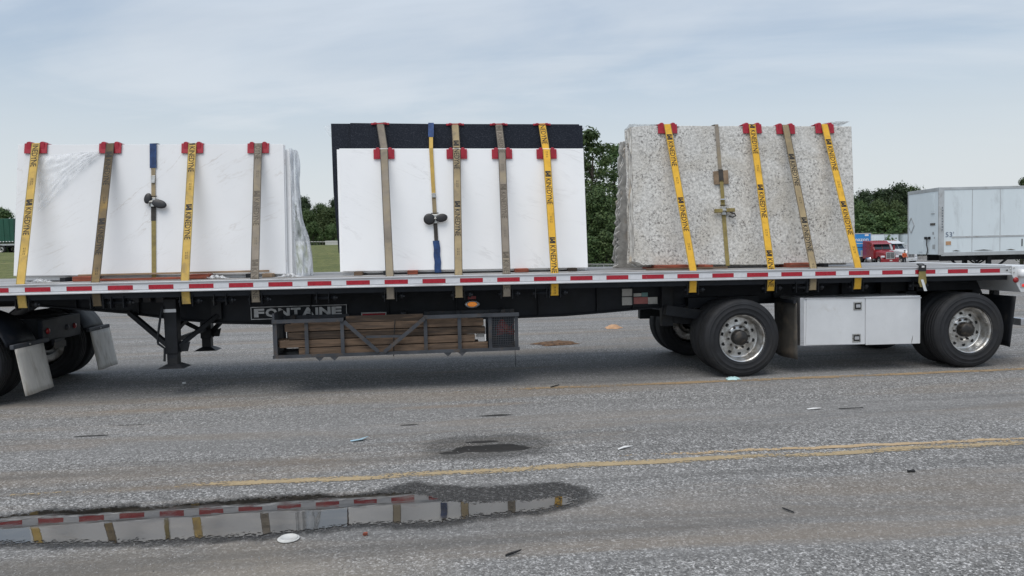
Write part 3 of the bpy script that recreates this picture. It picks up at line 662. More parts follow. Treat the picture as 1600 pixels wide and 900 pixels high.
for i in range(13):
    x = xm0+.02+(xm1-xm0-.04)*i/12; mb.box(x-.003, x+.003, .106, .110, .50, .87)
for i in range(14):
    z = .50+.37*i/13; mb.box(xm0, xm1, .1105, .114, z-.003, z+.003)
mb.build('wire_mesh', M['rackiron'], RK)
MB().box(xm0, xm1, .40, .42, .48, .88).build('back_plate', M['black'], RK)
MB().tube([(5.70, .12, .46), (5.705, .12, .30), (5.70, .12, .235)], .003, 5).build('hanging_wire', M['hole'], RK)
MB().tube([(4.22, .09, .88), (4.20, .08, .66), (4.19, .09, .43)], .006, 6).build('rack_cord', M['hole'], RK)
index_kids()

# timbers stacked in the rack: each its own piece
rows = [(.476, 466, 762, 'wood', 0), (.574, 436, 742, 'wood', 0), (.672, 450, 758, 'woodpale', 0), (.770, 445, 756, 'wood', 0), (.858, 541, 662, 'wood', 0)]
names = ['bottom', 'second from bottom', 'middle', 'second from top', 'topmost']
for i, (z, a, b_, mm, _) in enumerate(rows):
    x0, x1 = rp(a, 520, .12).x, rp(b_, 520, .12).x
    h = .088 if i < 4 else .08
    o = MB().box(x0, x1, .118, .20, z, z+h).build('timber', M['wood'], None, .006)
    tag(o, f'long weathered brown timber, {names[i]} of the front row in the trailer rack', 'timber', 'timbers in the trailer rack'); o.rotation_euler.z = random.uniform(-.003, .003)
    if i < 4:
        for j in (1, 2):
            o = MB().box(x0+random.uniform(-.05, .1), x1-random.uniform(0, .2), .118+j*.115, .20+j*.115, z, z+h).build('timber', M['wood'], None, .006)
            tag(o, f'brown timber, {names[i]} in the {["", "middle", "rear"][j]} row behind the front timbers of the rack', 'timber', 'timbers in the trailer rack')
p = rp(752, 527, .15); o = MB().box(p.x-.055, p.x+.06, .215, .30, .766-.15, .766-.03).box(p.x+.04, p.x+.058, .12, .21, .575, .66).build('cardboard_carton', M['paperwhite'], None, .003)
o2 = o; tag(o, 'small white carton wedged at the right end of the rack timbers', 'carton')
rg_ = MB(); n = 9; vs = []
for j in range(n+1):
    for i in range(n+1):
        u, v = i/n, j/n; vs.append((5.47+.22*u+.02*math.sin(v*8), .16+.03*math.sin(u*14+v*5)+.02*math.sin(v*17), .66+.19*v*(.75+.25*math.sin(u*7))-.05*abs(u-.5)))
rg_.add(vs, [(j*(n+1)+i, j*(n+1)+i+1, (j+1)*(n+1)+i+1, (j+1)*(n+1)+i) for j in range(n) for i in range(n)], True)
o = rg_.build('rag', mat('dull_red_cloth', (.22, .035, .035), .9, var=.4, vscale=9), None, fix=False); o.modifiers.new('t', 'SOLIDIFY').thickness = .004
tag(o, 'crumpled dull red rag behind the wire mesh at the rack end', 'rag')

# ================================================================== tractor rear under the trailer's nose
TK = root('semi_tractor', (-2.0, 1.3, 0), 'black tractor rear with dual wheels and pale mud flaps at the left edge', 'truck')
for x in (-.84, -2.16):
    wheel(x, .04, 1, TK, zc=.51); wheel(x, .375, 1, TK, False, .51); wheel(x, 2.55, -1, TK, zc=.51); wheel(x, 2.215, -1, TK, False, .51)
    MB().lathe([(.001, .25), (.07, .25), (.07, 2.34), (.001, 2.34)], (x, 0, .51), 'y', 14).build('axle', M['black2'], TK)
    MB().lathe([(.001, -.2), (.16, -.16), (.2, 0), (.16, .16), (.001, .2)], (x, 1.3, .51), 'y', 18).build('differential', M['black2'], TK)
for y in (.86, 1.66): MB().box(-7.0, -.28, y, y+.08, .70, .96).build('frame_rail', M['black2'], TK, .006)
MB().box(-.30, -.24, .80, 1.80, .66, .95).build('rear_cross_member', M['black'], TK, .008)
MB().lathe([(.001, .97), (.45, .97), (.46, .99), (.46, 1.03), (.001, 1.035)], (-1.5, 1.3, 0), 'z', 32).build('fifth_wheel', M['black2'], TK)
for (y0, y1) in ((.05, .67), (1.93, 2.55)):
    f_ = MB().lathe([(.60, y0), (.615, y0+.01), (.615, y1-.01), (.60, y1)], (-.84, 0, .51), 'y', 20, True, math.radians(18), math.radians(150)).build('quarter_fender', M['black'], TK, fix=False)
    f_.modifiers.new('t', 'SOLIDIFY').thickness = .008
    MB().lathe([(.60, y0), (.615, y0+.01), (.615, y1-.01), (.60, y1)], (-2.16, 0, .51), 'y', 16, True, math.radians(60), math.radians(165)).build('quarter_fender', M['black'], TK, fix=False)
    MB().bar((-.20, y0-.02, .70), (-.20, y1+.15 if y0 < 1 else y1+.02, .70), .05, .055).build('flap_hanger', M['rackiron'], TK, .01)
    flap('mud_flap', -.18, y0, y1, .12, .675, M['flapwhite'], .09, .02, .0, TK)
    MB().lathe([(.001, 0), (.013, 0), (.013, .008), (.001, .01)], (-.17, (y0+y1)/2, .70), 'x', 8).build('hanger_bolt', M['steel'], TK)
for (y, m_) in ((.92, 'redlens'), (1.62, 'redlens'), (1.42, 'rackiron')):
    MB().lathe([(.001, .025), (.03, .02), (.038, .008), (.038, 0)], (-.24, y, .80), 'x', 18).build('tail_lamp', M[m_], TK)
MB().box(-.20, -.195, .98, 1.28, .56, .64).build('number_plate', M['flapgrey'], TK); MB().box(-.24, -.20, 1.0, 1.26, .60, .68).build('plate_bracket', M['black2'], TK)
index_kids()

# ================================================================== stone slabs
def quad(corners, Yb, k):                       # px corners -> points on the leaning front plane
    return [onpl(x, y, Yb, k) for x, y in corners]
def slab(name, pts, k, off, th, m, label, group, dx=0., dz=0., mirror=False, edge=None, cat='slab'):
    nrm = Vector((0, 1, -k)).normalized()
    P = [Vector(p)+nrm*off+Vector((dx, 0, dz)) for p in pts]
    if edge:                                    # uneven outline
        Q = []
        for i, (a, b_) in enumerate(zip(P, P[1:]+P[:1])):
            n = max(2, int((b_-a).length/edge[0]))
            inw = (sum(P, Vector())/len(P)-a.lerp(b_, .5)).normalized()
            for j in range(n):
                amp = edge[1][i] if j else min(edge[1][i], edge[1][i-1])
                Q.append(a.lerp(b_, j/n)+inw*(amp*(.5+mnoise.noise(Vector((i*9+j*.83, off*37, 2.2))))))
        P = Q
    if mirror: P = [Vector((p.x, 2.59-p.y, p.z)) for p in P][::-1]; nrm = Vector((0, -1, -k)).normalized()
    o = MB().prism(P, nrm*th).build(name, m, None, .003 if not edge else .006, 1)
    return tag(o, label, cat, group)
K1, Y1 = .21, .55; K2, Y2 = .12, .60; K3, Y3 = .16, .60
def deckz(X): return zt(X)+.068
# left load
S1 = quad([(28, 226), (443, 225), (447, 428), (21, 431)], Y1, K1)
G1 = 'white slabs of the left load'
slab('stone_slab', S1, K1, 0, .02, M['quartz'], 'big white veined stone slab facing the viewer on the left load', G1)
slab('stone_slab', S1, K1, .023, .02, M['quartz'], 'white slab directly behind the front slab of the left load', G1, .015, -.002)
for i, nm in enumerate(('third', 'fourth', 'fifth', 'rearmost')):
    slab('stone_slab', S1, K1, .06+i*.024, .02, M['quartz'], f'{nm} white slab of the left load, its edge showing at the right end', G1, .07+.01*i, -.05)
for i in range(2):
    slab('stone_slab', S1, K1, .05+i*.024, .02, M['quartz'], ('outer', 'inner')[i]+' white slab leaning on the far side of the left load', G1, -.3, -.03, True)
# middle load
S2 = quad([(530, 232), (911.6, 232), (918.7, 418), (535.5, 424)], Y2, K2)
SB = quad([(547, 192), (910, 196), (918, 416), (553, 422)], Y2+.19, K2)
SB2 = quad([(517, 193), (905, 194), (912, 412), (560, 421), (529, 395), (521, 300)], Y2+.23, K2)
slab('stone_slab', S2, K2, 0, .02, M['quartz2'], 'bright white stone slab with faint grey veins in front of the black slabs', 'white slabs of the middle load')
slab('stone_slab', S2, K2, .023, .02, M['quartz2'], 'white slab right behind the front slab of the middle load', 'white slabs of the middle load', -.035, -.006)
for i in range(3): slab('stone_slab', S2, K2, .05+i*.024, .02, M['quartz2'], ('third', 'fourth', 'rearmost')[i]+' white slab of the middle load, between white front and black slabs', 'white slabs of the middle load', -.02+.01*i, -.02)
slab('stone_slab', SB, K2, 0, .03, M['blackstone'], 'tall black granite slab rising behind the white middle slabs', 'black slabs of the middle load')
slab('stone_slab', SB2, K2, 0, .03, M['blackstone'], 'wider black granite slab with a clipped lower left corner, behind the other black slab', 'black slabs of the middle load')
for i in range(2): slab('stone_slab', SB, K2, .02+i*.036, .03, M['blackstone'], ('outer', 'inner')[i]+' black slab leaning on the far side of the middle load', 'black slabs of the middle load', .02, -.05, True)
# right load
S3 = quad([(986, 198), (1010, 196), (1331, 197), (1338, 411), (1180, 414), (1004, 415), (990, 409)], Y3, K3)
G3 = 'granite slabs of the right load'
slab('stone_slab', S3, K3, 0, .032, M['granite'], 'front speckled grey granite slab of the right load', G3, edge=(.12, [.006, .006, .006, .01, .012, .02, .02]))
for i, nm in enumerate(('second', 'third', 'fourth')):
    slab('stone_slab', S3, K3, .04+i*.05, .032, M['roughedge'] if i < 2 else M['granite'], f'{nm} granite slab from the front of the right load, rough left edge showing', G3, -.02-.018*i, .01 if i < 2 else .0, edge=(.1, [.01, .008, .008, .01, .012, .02, .035]))
for i, nm in enumerate(('outermost', 'middle', 'innermost')):
    slab('stone_slab', S3, K3, .06+i*.055, .032, M['roughedge'], f'{nm} granite slab on the far side of the right load, with knobbly split edge', G3, -.01+.012*i, -.10+.02*i, True, edge=(.045, [.03, .01, .01, .01, .02, .03, .07]))

# steel A-frames the slabs lean on
for (x0, x1, label) in ((.2, 2.4, 'steel A-frame rack hidden between the slabs of the left load'), (4.1, 6.3, 'steel A-frame rack hidden between the slabs of the middle load'), (8.0, 10.0, 'steel A-frame rack hidden between the slabs of the right load')):
    fr = root('slab_rack', ((x0+x1)/2, 1.3, deckz(x0)), label, 'rack', 'slab racks')
    for x in (x0, x1):
        z = deckz(x)
        MB().bar((x, .95, z), (x, 1.24, z+1.5), .05, .05, (1, 0, 0)).build('upright', M['black2'], fr); MB().bar((x, 1.64, z), (x, 1.35, z+1.5), .05, .05, (1, 0, 0)).build('upright', M['black2'], fr)
        MB().box(x-.03, x+.03, .45, 2.14, z, z+.05).build('foot', M['black2'], fr)
    z = deckz(x1)
    MB().bar((x0, 1.295, z+1.5), (x1, 1.295, z+1.48), .16, .05).build('top_bar', M['black2'], fr)

# wooden bearers under the slabs
def bearer(x, y0, y1, h, wd, m, label, zup=0.):
    z = min(deckz(x-wd/2), deckz(x+wd/2))+.002
    o = MB().box(x-wd/2, x+wd/2, y0, y1, z+zup, z+h).build('wood_block', M[m], None, .005); return tag(o, label, 'wood block', 'wood blocks under the slabs')
bx = lambda px, py=430: aty(px, py, .5).x
bearer(bx(136), .36, 1.2, .06, .22, 'woodred', 'rust brown block under the left slab beside the second strap')
bearer(bx(315), .38, 1.2, .06, .24, 'woodred', 'splintered red brown block under the left slab near the third strap')
bearer(bx(420), .40, 1.2, .05, .12, 'woodpale', 'pale block under the right end of the left slab')
bearer(bx(645), .42, 1.2, .05, .13, 'woodred', 'red brown block under the middle slab left of the blue sleeve')
bearer(bx(815, 424), .42, 1.2, .05, .17, 'woodred', 'red brown block under the middle slab between its two right straps')
bearer(bx(560), .45, 1.2, .045, .10, 'wood', 'dark block under the left end of the middle slab')
bearer(bx(895, 420), .45, 1.2, .045, .10, 'wood', 'dark block under the right end of the middle slab')
bearer(bx(1050, 416), .40, 1.2, .062, .42, 'woodred', 'long red beam end under the left part of the granite')
bearer(bx(1102, 416), .37, 1.2, .055, .12, 'woodred', 'red block beside the first yellow strap of the granite')
bearer(bx(1250, 414), .40, 1.2, .062, .36, 'woodred', 'long red beam end under the right part of the granite')
# long boards along the left load
x0, x1 = bx(135), bx(420)
tag(MB().box(x0-.1, x1, .50, .545, deckz(1.5)+.066, deckz(1.5)+.088).build('pale_board', M['woodpale'], None, .003), 'long pale board lying under the front edge of the left slab', 'board')
tag(MB().box(bx(165), bx(330), .30, .40, deckz(1)+.004, deckz(1)+.03).build('dark_board', M['woodred'], None, .003), 'thin dark red board lying on the deck before the left slab', 'board')
tag(MB().box(bx(1005, 416), bx(1130, 416), .34, .39, deckz(8.2)+.004, deckz(8.2)+.028).build('dark_board', M['wood'], None, .003), 'broken dark board lying before the left part of the granite', 'board')

# ================================================================== straps
def corner(P, k, label, w=.27, hgt=.115, depth=.11, lug=1.):
    """red edge protector over the top edge at P: front leaf, top leaf, two raised lugs"""
    x, y, z = P; e = .008
    rt = root('corner_protector', (x, y, z-hgt), label, 'edge protector', 'red edge protectors')
    f = lambda d, zz: y-e-.004+d+k*(zz-z)
    def leaf(nm, a, b_, c_, d_): MB().prism([(a, f(0, c_), c_), (b_, f(0, c_), c_), (b_, f(0, d_), d_), (a, f(0, d_), d_)], (0, -.012, 0)).build(nm, M['redplastic'], rt, .003)
    leaf('front_leaf', x-w/2, x+w/2, z-hgt, z+.012)
    MB().box(x-w/2, x+w/2, y-.012, y+depth, z+.004, z+.016).build('top_leaf', M['redplastic'], rt, .003)
    for s in (-1, 1):
        a = x+s*(w/2-.055)
        MB().prism([(a-.030, y-.038, z-hgt+.012), (a+.030, y-.038, z-hgt+.012), (a+.026, y-.036, z+.022*lug), (a+.012, y-.03, z+.034*lug), (a-.012, y-.03, z+.034*lug), (a-.026, y-.036, z+.022*lug)], (0, .022, 0)).build('lug', M['redplastic'], rt, .005)
        MB().prism([(a-.026, y-.02, z+.014), (a+.026, y-.02, z+.014), (a+.012, y-.02, z+.014+.022*lug), (a-.012, y-.02, z+.014+.022*lug)], (0, depth, 0)).build('lug', M['redplastic'], rt, .004)
class Path:
    def __init__(s, pts):
        s.p = [Vector(q) for q in pts]; s.l = [0]
        for a, b_ in zip(s.p, s.p[1:]): s.l.append(s.l[-1]+(b_-a).length)
    def at(s, d):
        i = max(0, min(len(s.p)-2, next((j for j in range(len(s.p)-1) if d <= s.l[j+1]), len(s.p)-2)))
        a, b_ = s.p[i], s.p[i+1]; t = (b_-a).normalized(); X = Vector((1, 0, 0)); X = (X-t*X.dot(t)).normalized()
        return a+t*(d-s.l[i]), t, X, t.cross(X)
    def ribbon(s, d0, d1, w, lift=0., th=.003, wav=0.):
        mb = MB(); ds = sorted(set([d0, d1]+[x for x in s.l if d0 < x < d1]+[d0+(d1-d0)*i/14 for i in range(15)])); vs = []
        for d in ds:
            p, t, X, N = s.at(d); N = s.nrm(p, t, X); wv = wav*math.sin(d*37.)
            p = p+N*(lift+abs(wv)*.3)+X*wv
            vs += [p-X*w/2, p+X*w/2, p+X*w/2+N*th, p-X*w/2+N*th]
        n = len(ds)
        mb.add(vs, [(i*4+j, i*4+(j+1) % 4, i*4+4+(j+1) % 4, i*4+4+j) for i in range(n-1) for j in range(4)]+[(0, 1, 2, 3), (n*4-4, n*4-3, n*4-2, n*4-1)])
        return mb
    def nrm(s, p, t, X):                         # outward: up or towards the viewer / away on the far side
        N = X.cross(t)
        ref = Vector((0, p.y-1.3, .8)) if p.z > 1.5 else Vector((0, p.y-1.3, 0))
        return N if N.dot(ref) > 0 else -N
KV, KF = glyphs('KINEDYNE', .010)
def strap(px_top, px_rail, Yb, k, m, label, logo=None, ink='ink', w=.1, back=None, behind=None, zback=None, faint=False, top_back=None, pale=False, loads='slabs'):
    """webbing strap: winch - rail - slab top edge - (second top edge) - over - far rail. top, rail in px"""
    T0 = onpl(px_top[0], px_top[1], Yb, k); y, z = T0.y-.018, T0.z+.014
    rl = aty(px_rail[0], px_rail[1], .047)
    dx = (T0.x-rl.x)
    zr = zt(rl.x)
    pts = [(rl.x, .072, zr-.215), (rl.x, .060, zr-.16), (rl.x, .047, zr-.06), (rl.x, .047, zr+.066), (T0.x, y, z)]
    if back:                                    # goes on up to the taller slab behind
        T1 = onpl(back[0], back[1], *behind); pts.append((T0.x+.0, y+.05, z+.006)); pts.append((T1.x, T1.y-.012, T1.z+.016)); last = T1
    else: last = T0
    far = 2.59-last.y+.05
    pts += [(last.x+dx*.05, last.y+.05, last.z+.022), (last.x+dx*.2, far-.08, last.z+.0), (last.x+dx*.2, far, last.z-.03), (last.x+dx*.5, 2.545, zr+.066), (last.x+dx*.5, 2.545, zr-.12)]
    pa = Path(pts)
    st = root('cargo_strap', (rl.x, .06, zr-.215), label, 'strap', 'webbing straps over the slabs')
    pa.ribbon(0, pa.l[-1], w).build('webbing', M[m], st, fix=True)
    for e in (-1, 1):                            # dark woven edges
        ed = MB(); vs = []; ds = [pa.l[0]+.01, pa.l[1], pa.l[2], pa.l[3]]+([pa.l[4], pa.l[5], pa.l[6]] if back else [pa.l[4]])
        for d in ds:
            p, t, X, N = pa.at(d); N = pa.nrm(p, t, X); vs += [p+X*(e*(w/2-.0075))+N*.0042, p+X*(e*(w/2-.001))+N*.0042]
        ed.add(vs, [(2*i, 2*i+1, 2*i+3, 2*i+2) for i in range(len(ds)-1)]).build('woven_edge', M[{'strap_y': 'strap_o', 'strap_y2': 'strap_o'}.get(m, 'strap_d')], st, fix=False)
    winch(rl.x)
    if logo is not None:
        fr = (logo-px_top[1])/(px_rail[1]-px_top[1])   # 0 at slab top, 1 at rail
        d_logo = pa.l[4]+(pa.l[3]-pa.l[4])*fr           # distance along the path of the logo's start
        per = .96
        def lay(u, v, d_start):                          # u runs down the strap
            d = d_start-u; p, t, X, N = pa.at(d); N = pa.nrm(p, t, X); return p+X*v+N*.0048
        lim = pa.l[6] if back else pa.l[4]
        for r_ in range(-3, 3):
            d0 = d_logo-r_*per
            if d0 > lim+.45 or d0-.5 < 0: continue
            lg, fp, wd = MB(), MB(), MB()
            def block(mb, u0, u1, v0, v1):
                if 0 < d0-u1 and d0-u0 < lim: mb.add([lay(u0, v0, d0), lay(u1, v0, d0), lay(u1, v1, d0), lay(u0, v1, d0)], [(0, 1, 2, 3)])
            for a in ((0, .018, -.036, .036), (.018, .024, -.03, -.01), (.024, .036, -.036, .036), (.036, .05, -.02, .006), (.05, .062, -.036, .036), (.062, .066, .0, .03), (.066, .085, -.036, .036)): block(lg, *a)
            us = [v[0]*.38+.112 for v in KV]            # whole letters that fit on the strap
            fs = [f for f in KF if all(0.005 < d0-us[i] < lim-.005 for i in f)]
            used = sorted({i for f in fs for i in f}); ix = {a: b_ for b_, a in enumerate(used)}
            if fs: wd.add([lay(us[i], (KV[i][1]-.5)*.068, d0) for i in used], [tuple(ix[i] for i in f) for f in fs])
            for q in range(3):
                for h_ in range(2): block(fp, .66+q*.035, .685+q*.035, .008-h_*.018, .013-h_*.018)
            for nm, mb in (('logo', lg), ('lettering', wd), ('fine_print', fp)):
                if mb.f: mb.build(nm, M[ink], st, fix=False)
    return T0, rl, pa
Q = [  # left load
 ((57.5, 226), (32, 443), Y1, K1, 'strap_y2', 'soiled yellow strap nearest the left end of the left load', dict(logo=317, ink='ink')),
 ((173.5, 226), (149, 441), Y1, K1, 'strap_b', 'dark brown grimy strap with yellow lower end on the left load', dict(logo=240)),
 ((301.5, 226), (289, 439), Y1, K1, 'strap_y2', 'yellow strap right of the ratchet strap on the left load', dict(logo=325)),
 ((404, 226), (398, 437), Y1, K1, 'strap_g', 'grey faded strap nearest the right end of the left load', dict(logo=304, ink='inkfade')),
 # right load
 ((1042, 196), (1083, 424), Y3, K3, 'strap_y', 'bright yellow strap nearest the left end of the granite', dict(logo=213)),
 ((1174, 196), (1205, 421), Y3, K3, 'strap_y', 'bright yellow strap right of the olive ratchet strap on the granite', dict(logo=194)),
 ((1226, 197), (1271, 420), Y3, K3, 'strap_t', 'dull tan yellow strap between two bright yellow ones on the granite', dict(logo=245)),
 ((1287, 196), (1341, 419), Y3, K3, 'strap_y', 'bright yellow strap nearest the right end of the granite', dict(logo=221)),
]
CL = ['by the left end of the left load', 'under the dark brown strap', 'under the yellow strap right of the left ratchet strap', 'under the grey strap at the right of the left load',
      'under the first yellow strap on the granite', 'under the second bright yellow strap on the granite', 'under the tan strap on the granite', 'under the rightmost yellow strap on the granite']
for (a, b_, Yb, k, m_, lab, kw), cl_ in zip(Q, CL):
    T0, rl, pa = strap(a, b_, Yb, k, m_, lab, **kw)
    corner(T0, k, 'red plastic edge protector '+cl_)
QB = [((600, 235), (609, 432), (594, 194), 'strap_g', 'grey strap nearest the left end of the middle load', None, 'inkfade'),
      ((713.5, 235), (716.5, 430), (711, 195), 'strap_t', 'tan strap with dark lettering beside the middle ratchet strap', 319, 'ink'),
      ((784, 235), (791.5, 428), (779, 195), 'strap_g', 'grey brown strap left of the yellow one on the middle load', 292, 'inkfade'),
      ((853.5, 235), (866.5, 427), (846.5, 195), 'strap_y', 'bright yellow strap at the right of the middle load', 271, 'ink')]
for i, (a, b_, c_, m_, lab, lg, ik) in enumerate(QB):
    T0, rl, pa = strap(a, b_, Y2, K2, m_, lab, logo=lg, ink=ik, back=c_, behind=(Y2+.19, K2))
    nm = ('leftmost', 'second', 'third', 'rightmost')[i]
    corner(T0, K2, f'red plastic edge protector on the white middle slab, {nm} of four')
    corner(onpl(c_[0], c_[1], Y2+.19, K2), K2, f'red plastic edge protector on the black slab top, {nm} of four', hgt=.012, w=.24, lug=.35)

# ratchet straps running straight down the front faces
def ratchet_strap(pt, pb, Yb, k, segs, label, rat, over):
    T0 = onpl(pt[0], pt[1], *over); B0 = onpl(pb[0], pb[1], Yb, k)
    T1 = onpl(pt[0], pt[1]+(38 if over != (Yb, k) else 0), Yb, k)
    st = root('ratchet_strap', (B0.x, B0.y-.02, B0.z-.05), label, 'strap', 'ratchet straps down the slab faces')
    out = Vector((0, -.012, .004))
    pts = [(B0.x, B0.y+.05, B0.z-.03), (B0.x, B0.y-.012, B0.z-.03)]
    if over != (Yb, k): pts += [T1+out, T1+Vector((0, .02, .01))]
    pts += [T0+Vector((0, -.012, .012)), T0+Vector((0, .08, .014)), (T0.x, 2.59-T0.y, T0.z), (T0.x, 2.45-Yb, deckz(T0.x)+.1)]
    pa = Path(pts)
    def y2d(py):                                     # image row -> distance along the path on the front face
        a, b_ = (pt[1]+(38 if over != (Yb, k) else 0)), pb[1]
        L0, L1 = pa.l[1], pa.l[2]
        return L1+(L0-L1)*(py-a)/(b_-a)
    top_d = pa.l[-1]
    for (ya, yb, m_, w_, lift, nm, wav) in segs:
        da = top_d if ya is None else y2d(ya); db = 0 if yb is None else y2d(yb)
        pa.ribbon(db, da, w_, lift, .004, wav).build(nm, M[m_], st)
    return st, pa, y2d
def facept(pa, d, lift=0., dx=0.):
    p, t, X, N = pa.at(d); N = pa.nrm(p, t, X); return p+N*lift+X*dx, t, X, N
def ratchet(st, pa, d, kind):
    p, t, X, N = facept(pa, d)
    def B(nm, du, dvx, dn, su, sv, sn, m_, rot=0., par=st, bev=.004):     # box on strap: u up the strap, v to the right, n outward
        c, s_ = math.cos(rot), math.sin(rot); U, V = t*c+X*s_, X*c-t*s_
        o = p+t*du+X*dvx+N*dn
        vs = [o+U*(su/2*a)+V*(sv/2*b_)+N*(sn/2*e) for a in (-1, 1) for b_ in (-1, 1) for e in (-1, 1)]
        return MB().add(vs, [(0, 1, 3, 2), (4, 6, 7, 5), (0, 4, 5, 1), (2, 3, 7, 6), (0, 2, 6, 4), (1, 5, 7, 3)]).build(nm, M[m_], par, bev)
    def oval(nm, du, dvx, dn, ru, rv, m_, rot=0., n=20, th=.03, par=st):
        c, s_ = math.cos(rot), math.sin(rot); U, V = t*c+X*s_, X*c-t*s_; o = p+t*du+X*dvx+N*dn; mb = MB(); rings = []
        for kk, (f_, h_) in enumerate(((.001, th/2), (.7, th/2), (.95, th*.25), (1, 0), (.95, -th*.25), (.001, -th/2))):
            rings.append([o+U*(ru*f_*math.cos(2*PI*i/n))+V*(rv*f_*math.sin(2*PI*i/n))+N*h_ for i in range(n)])
        mb.add([v for g_ in rings for v in g_], [(a*n+i, a*n+(i+1) % n, (a+1)*n+(i+1) % n, (a+1)*n+i) for a in range(5) for i in range(n)], True)
        return mb.build(nm, M[m_], par)
    fr = B('ratchet_frame', 0, 0, .02, .12, .062, .012, 'steel')
    for s in (-1, 1): B('side_plate', -.005, s*.036, .028, .10, .006, .04, 'steel', par=fr)
    MB().tube([p+X*-.05+N*.035, p+X*.05+N*.035], .016, 10).build('spool', M['steel'], fr)
    B('release_bar', .075, 0, .02, .012, .10, .010, 'ratchet')
    if kind == 'side':
        oval('handle', -.035, .085, .045, .055, .095, 'ratchet', .35); oval('handle', .045, -.055, .04, .07, .045, 'ratchet', .25)
    elif kind == 'oval':
        oval('handle', .005, .085, .04, .055, .080, 'ratchet', -.12); oval('handle', -.004, -.075, .04, .075, .075, 'ratchet', .2)
    else:
        B('handle', .0, .085, .04, .05, .12, .03, 'strap_o', par=st); B('handle', -.005, -.085, .04, .05, .11, .03, 'strap_o', par=st)
        a = p+X*.07-t*.03+N*.05
        MB().tube([a, a+X*.06-t*.02, a+X*.08-t*.05, a+X*.03-t*.07, a-X*.02-t*.05], .010, 6).build('loose_end', M['strap_d'], st)
st, pa, yd = ratchet_strap((240, 226), (241, 431), Y1, K1, [(None, 264, 'sleeve', .082, .004, 'blue_sleeve', .0), (262, 318, 'strap_t', .05, 0, 'webbing', 0), (316, 345, 'strap_d', .058, .002, 'webbing', 0), (344, None, 'strap_o', .053, 0, 'webbing', 0)],
    'thin yellow ratchet strap with blue sleeve and black handle on the left load', None, (Y1, K1))
ratchet(st, pa, yd(317), 'side')
p, t_, X_, N_ = facept(pa, yd(282), .012); MB().prism([p-X_*.022-t_*.05, p+X_*.022-t_*.05, p+X_*.026+t_*.05, p-X_*.026+t_*.05], N_*.008).build('buckle', M['steel'], st, .003)
st, pa, yd = ratchet_strap((673.5, 194), (684.5, 423), Y2, K2, [(None, 208, 'sleeve', .075, .004, 'blue_sleeve', 0), (206, 305, 'strap_y2', .05, 0, 'webbing', 0), (303, 345, 'strap_t', .052, .001, 'webbing', 0), (343, 376, 'strap_d', .05, .002, 'webbing', 0), (374, None, 'sleeve', .085, .006, 'blue_sleeve', .004)],
    'thin yellow ratchet strap with blue sleeves above and below on the middle load', None, (Y2+.19, K2))
ratchet(st, pa, yd(341), 'oval')
p, t_, X_, N_ = facept(pa, yd(305), .012); MB().prism([p-X_*.025-t_*.03, p+X_*.025-t_*.03, p+X_*.025+t_*.03, p-X_*.025+t_*.03], N_*.008).build('buckle', M['steel'], st, .003)
st, pa, yd = ratchet_strap((1119, 196), (1136.5, 412), Y3, K3, [(None, 268, 'strap_g', .05, 0, 'webbing', 0), (266, 285, 'strap_d', .065, .014, 'webbing', 0), (283, 315, 'strap_o', .05, .014, 'webbing', 0), (312, None, 'strap_o', .055, 0, 'webbing', 0)],
    'olive ratchet strap with tan pad down the face of the granite', None, (Y3, K3))
ratchet(st, pa, yd(329), 'bar')
p, t_, X_, N_ = facept(pa, yd(278), .004); MB().prism([p-X_*.105-t_*.10, p+X_*.105-t_*.095, p+X_*.105+t_*.10, p-X_*.105+t_*.085], N_*.012).build('pad', mat('tan_pad', (.24, .17, .11), .9, var=.3, vscale=9, bump=.3), st, .004)
p, t_, X_, N_ = facept(pa, yd(312), .02); MB().prism([p-X_*.04-t_*.008, p+X_*.04-t_*.008, p+X_*.04+t_*.008, p-X_*.04+t_*.008], N_*.012).build('buckle', M['chrome'], st, .003)
# loose strap end on the rail
pL = aty(1441, 430, -.02)
ls = root('loose_strap', (pL.x, -.02, 1.1), 'short olive strap with black hook and silver tip hanging from the rear rail', 'strap')
z_ = zt(pL.x)
MB().box(pL.x-.05, pL.x+.05, -.032, -.014, z_+.005, z_+.09).build('hook', M['ratchet'], ls, .006)
MB().box(pL.x-.018, pL.x+.018, -.038, -.032, z_+.055, z_+.078).build('hook_badge', M['paperwhite'], ls)
MB().tube([(pL.x-.04, -.02, z_+.08), (pL.x-.04, .03, z_+.10), (pL.x+.04, .03, z_+.10), (pL.x+.04, -.02, z_+.08)], .008, 6).build('hook_wire', M['ratchet'], ls)
o = MB().prism([(pL.x-.045, -.028, z_+.01), (pL.x+.045, -.028, z_+.01), (pL.x+.055, -.03, z_-.14), (pL.x+.03, -.035, z_-.20), (pL.x-.03, -.035, z_-.20), (pL.x-.055, -.03, z_-.14)], (0, .012, 0)).build('webbing', M['strap_o'], ls, .003)
MB().prism([(pL.x-.035, -.042, z_-.10), (pL.x+.0, -.042, z_-.10), (pL.x+.045, -.055, z_-.25), (pL.x+.005, -.055, z_-.25)], (0, .006, 0)).build('silver_tip', M['chrome'], ls)
winch(pL.x)

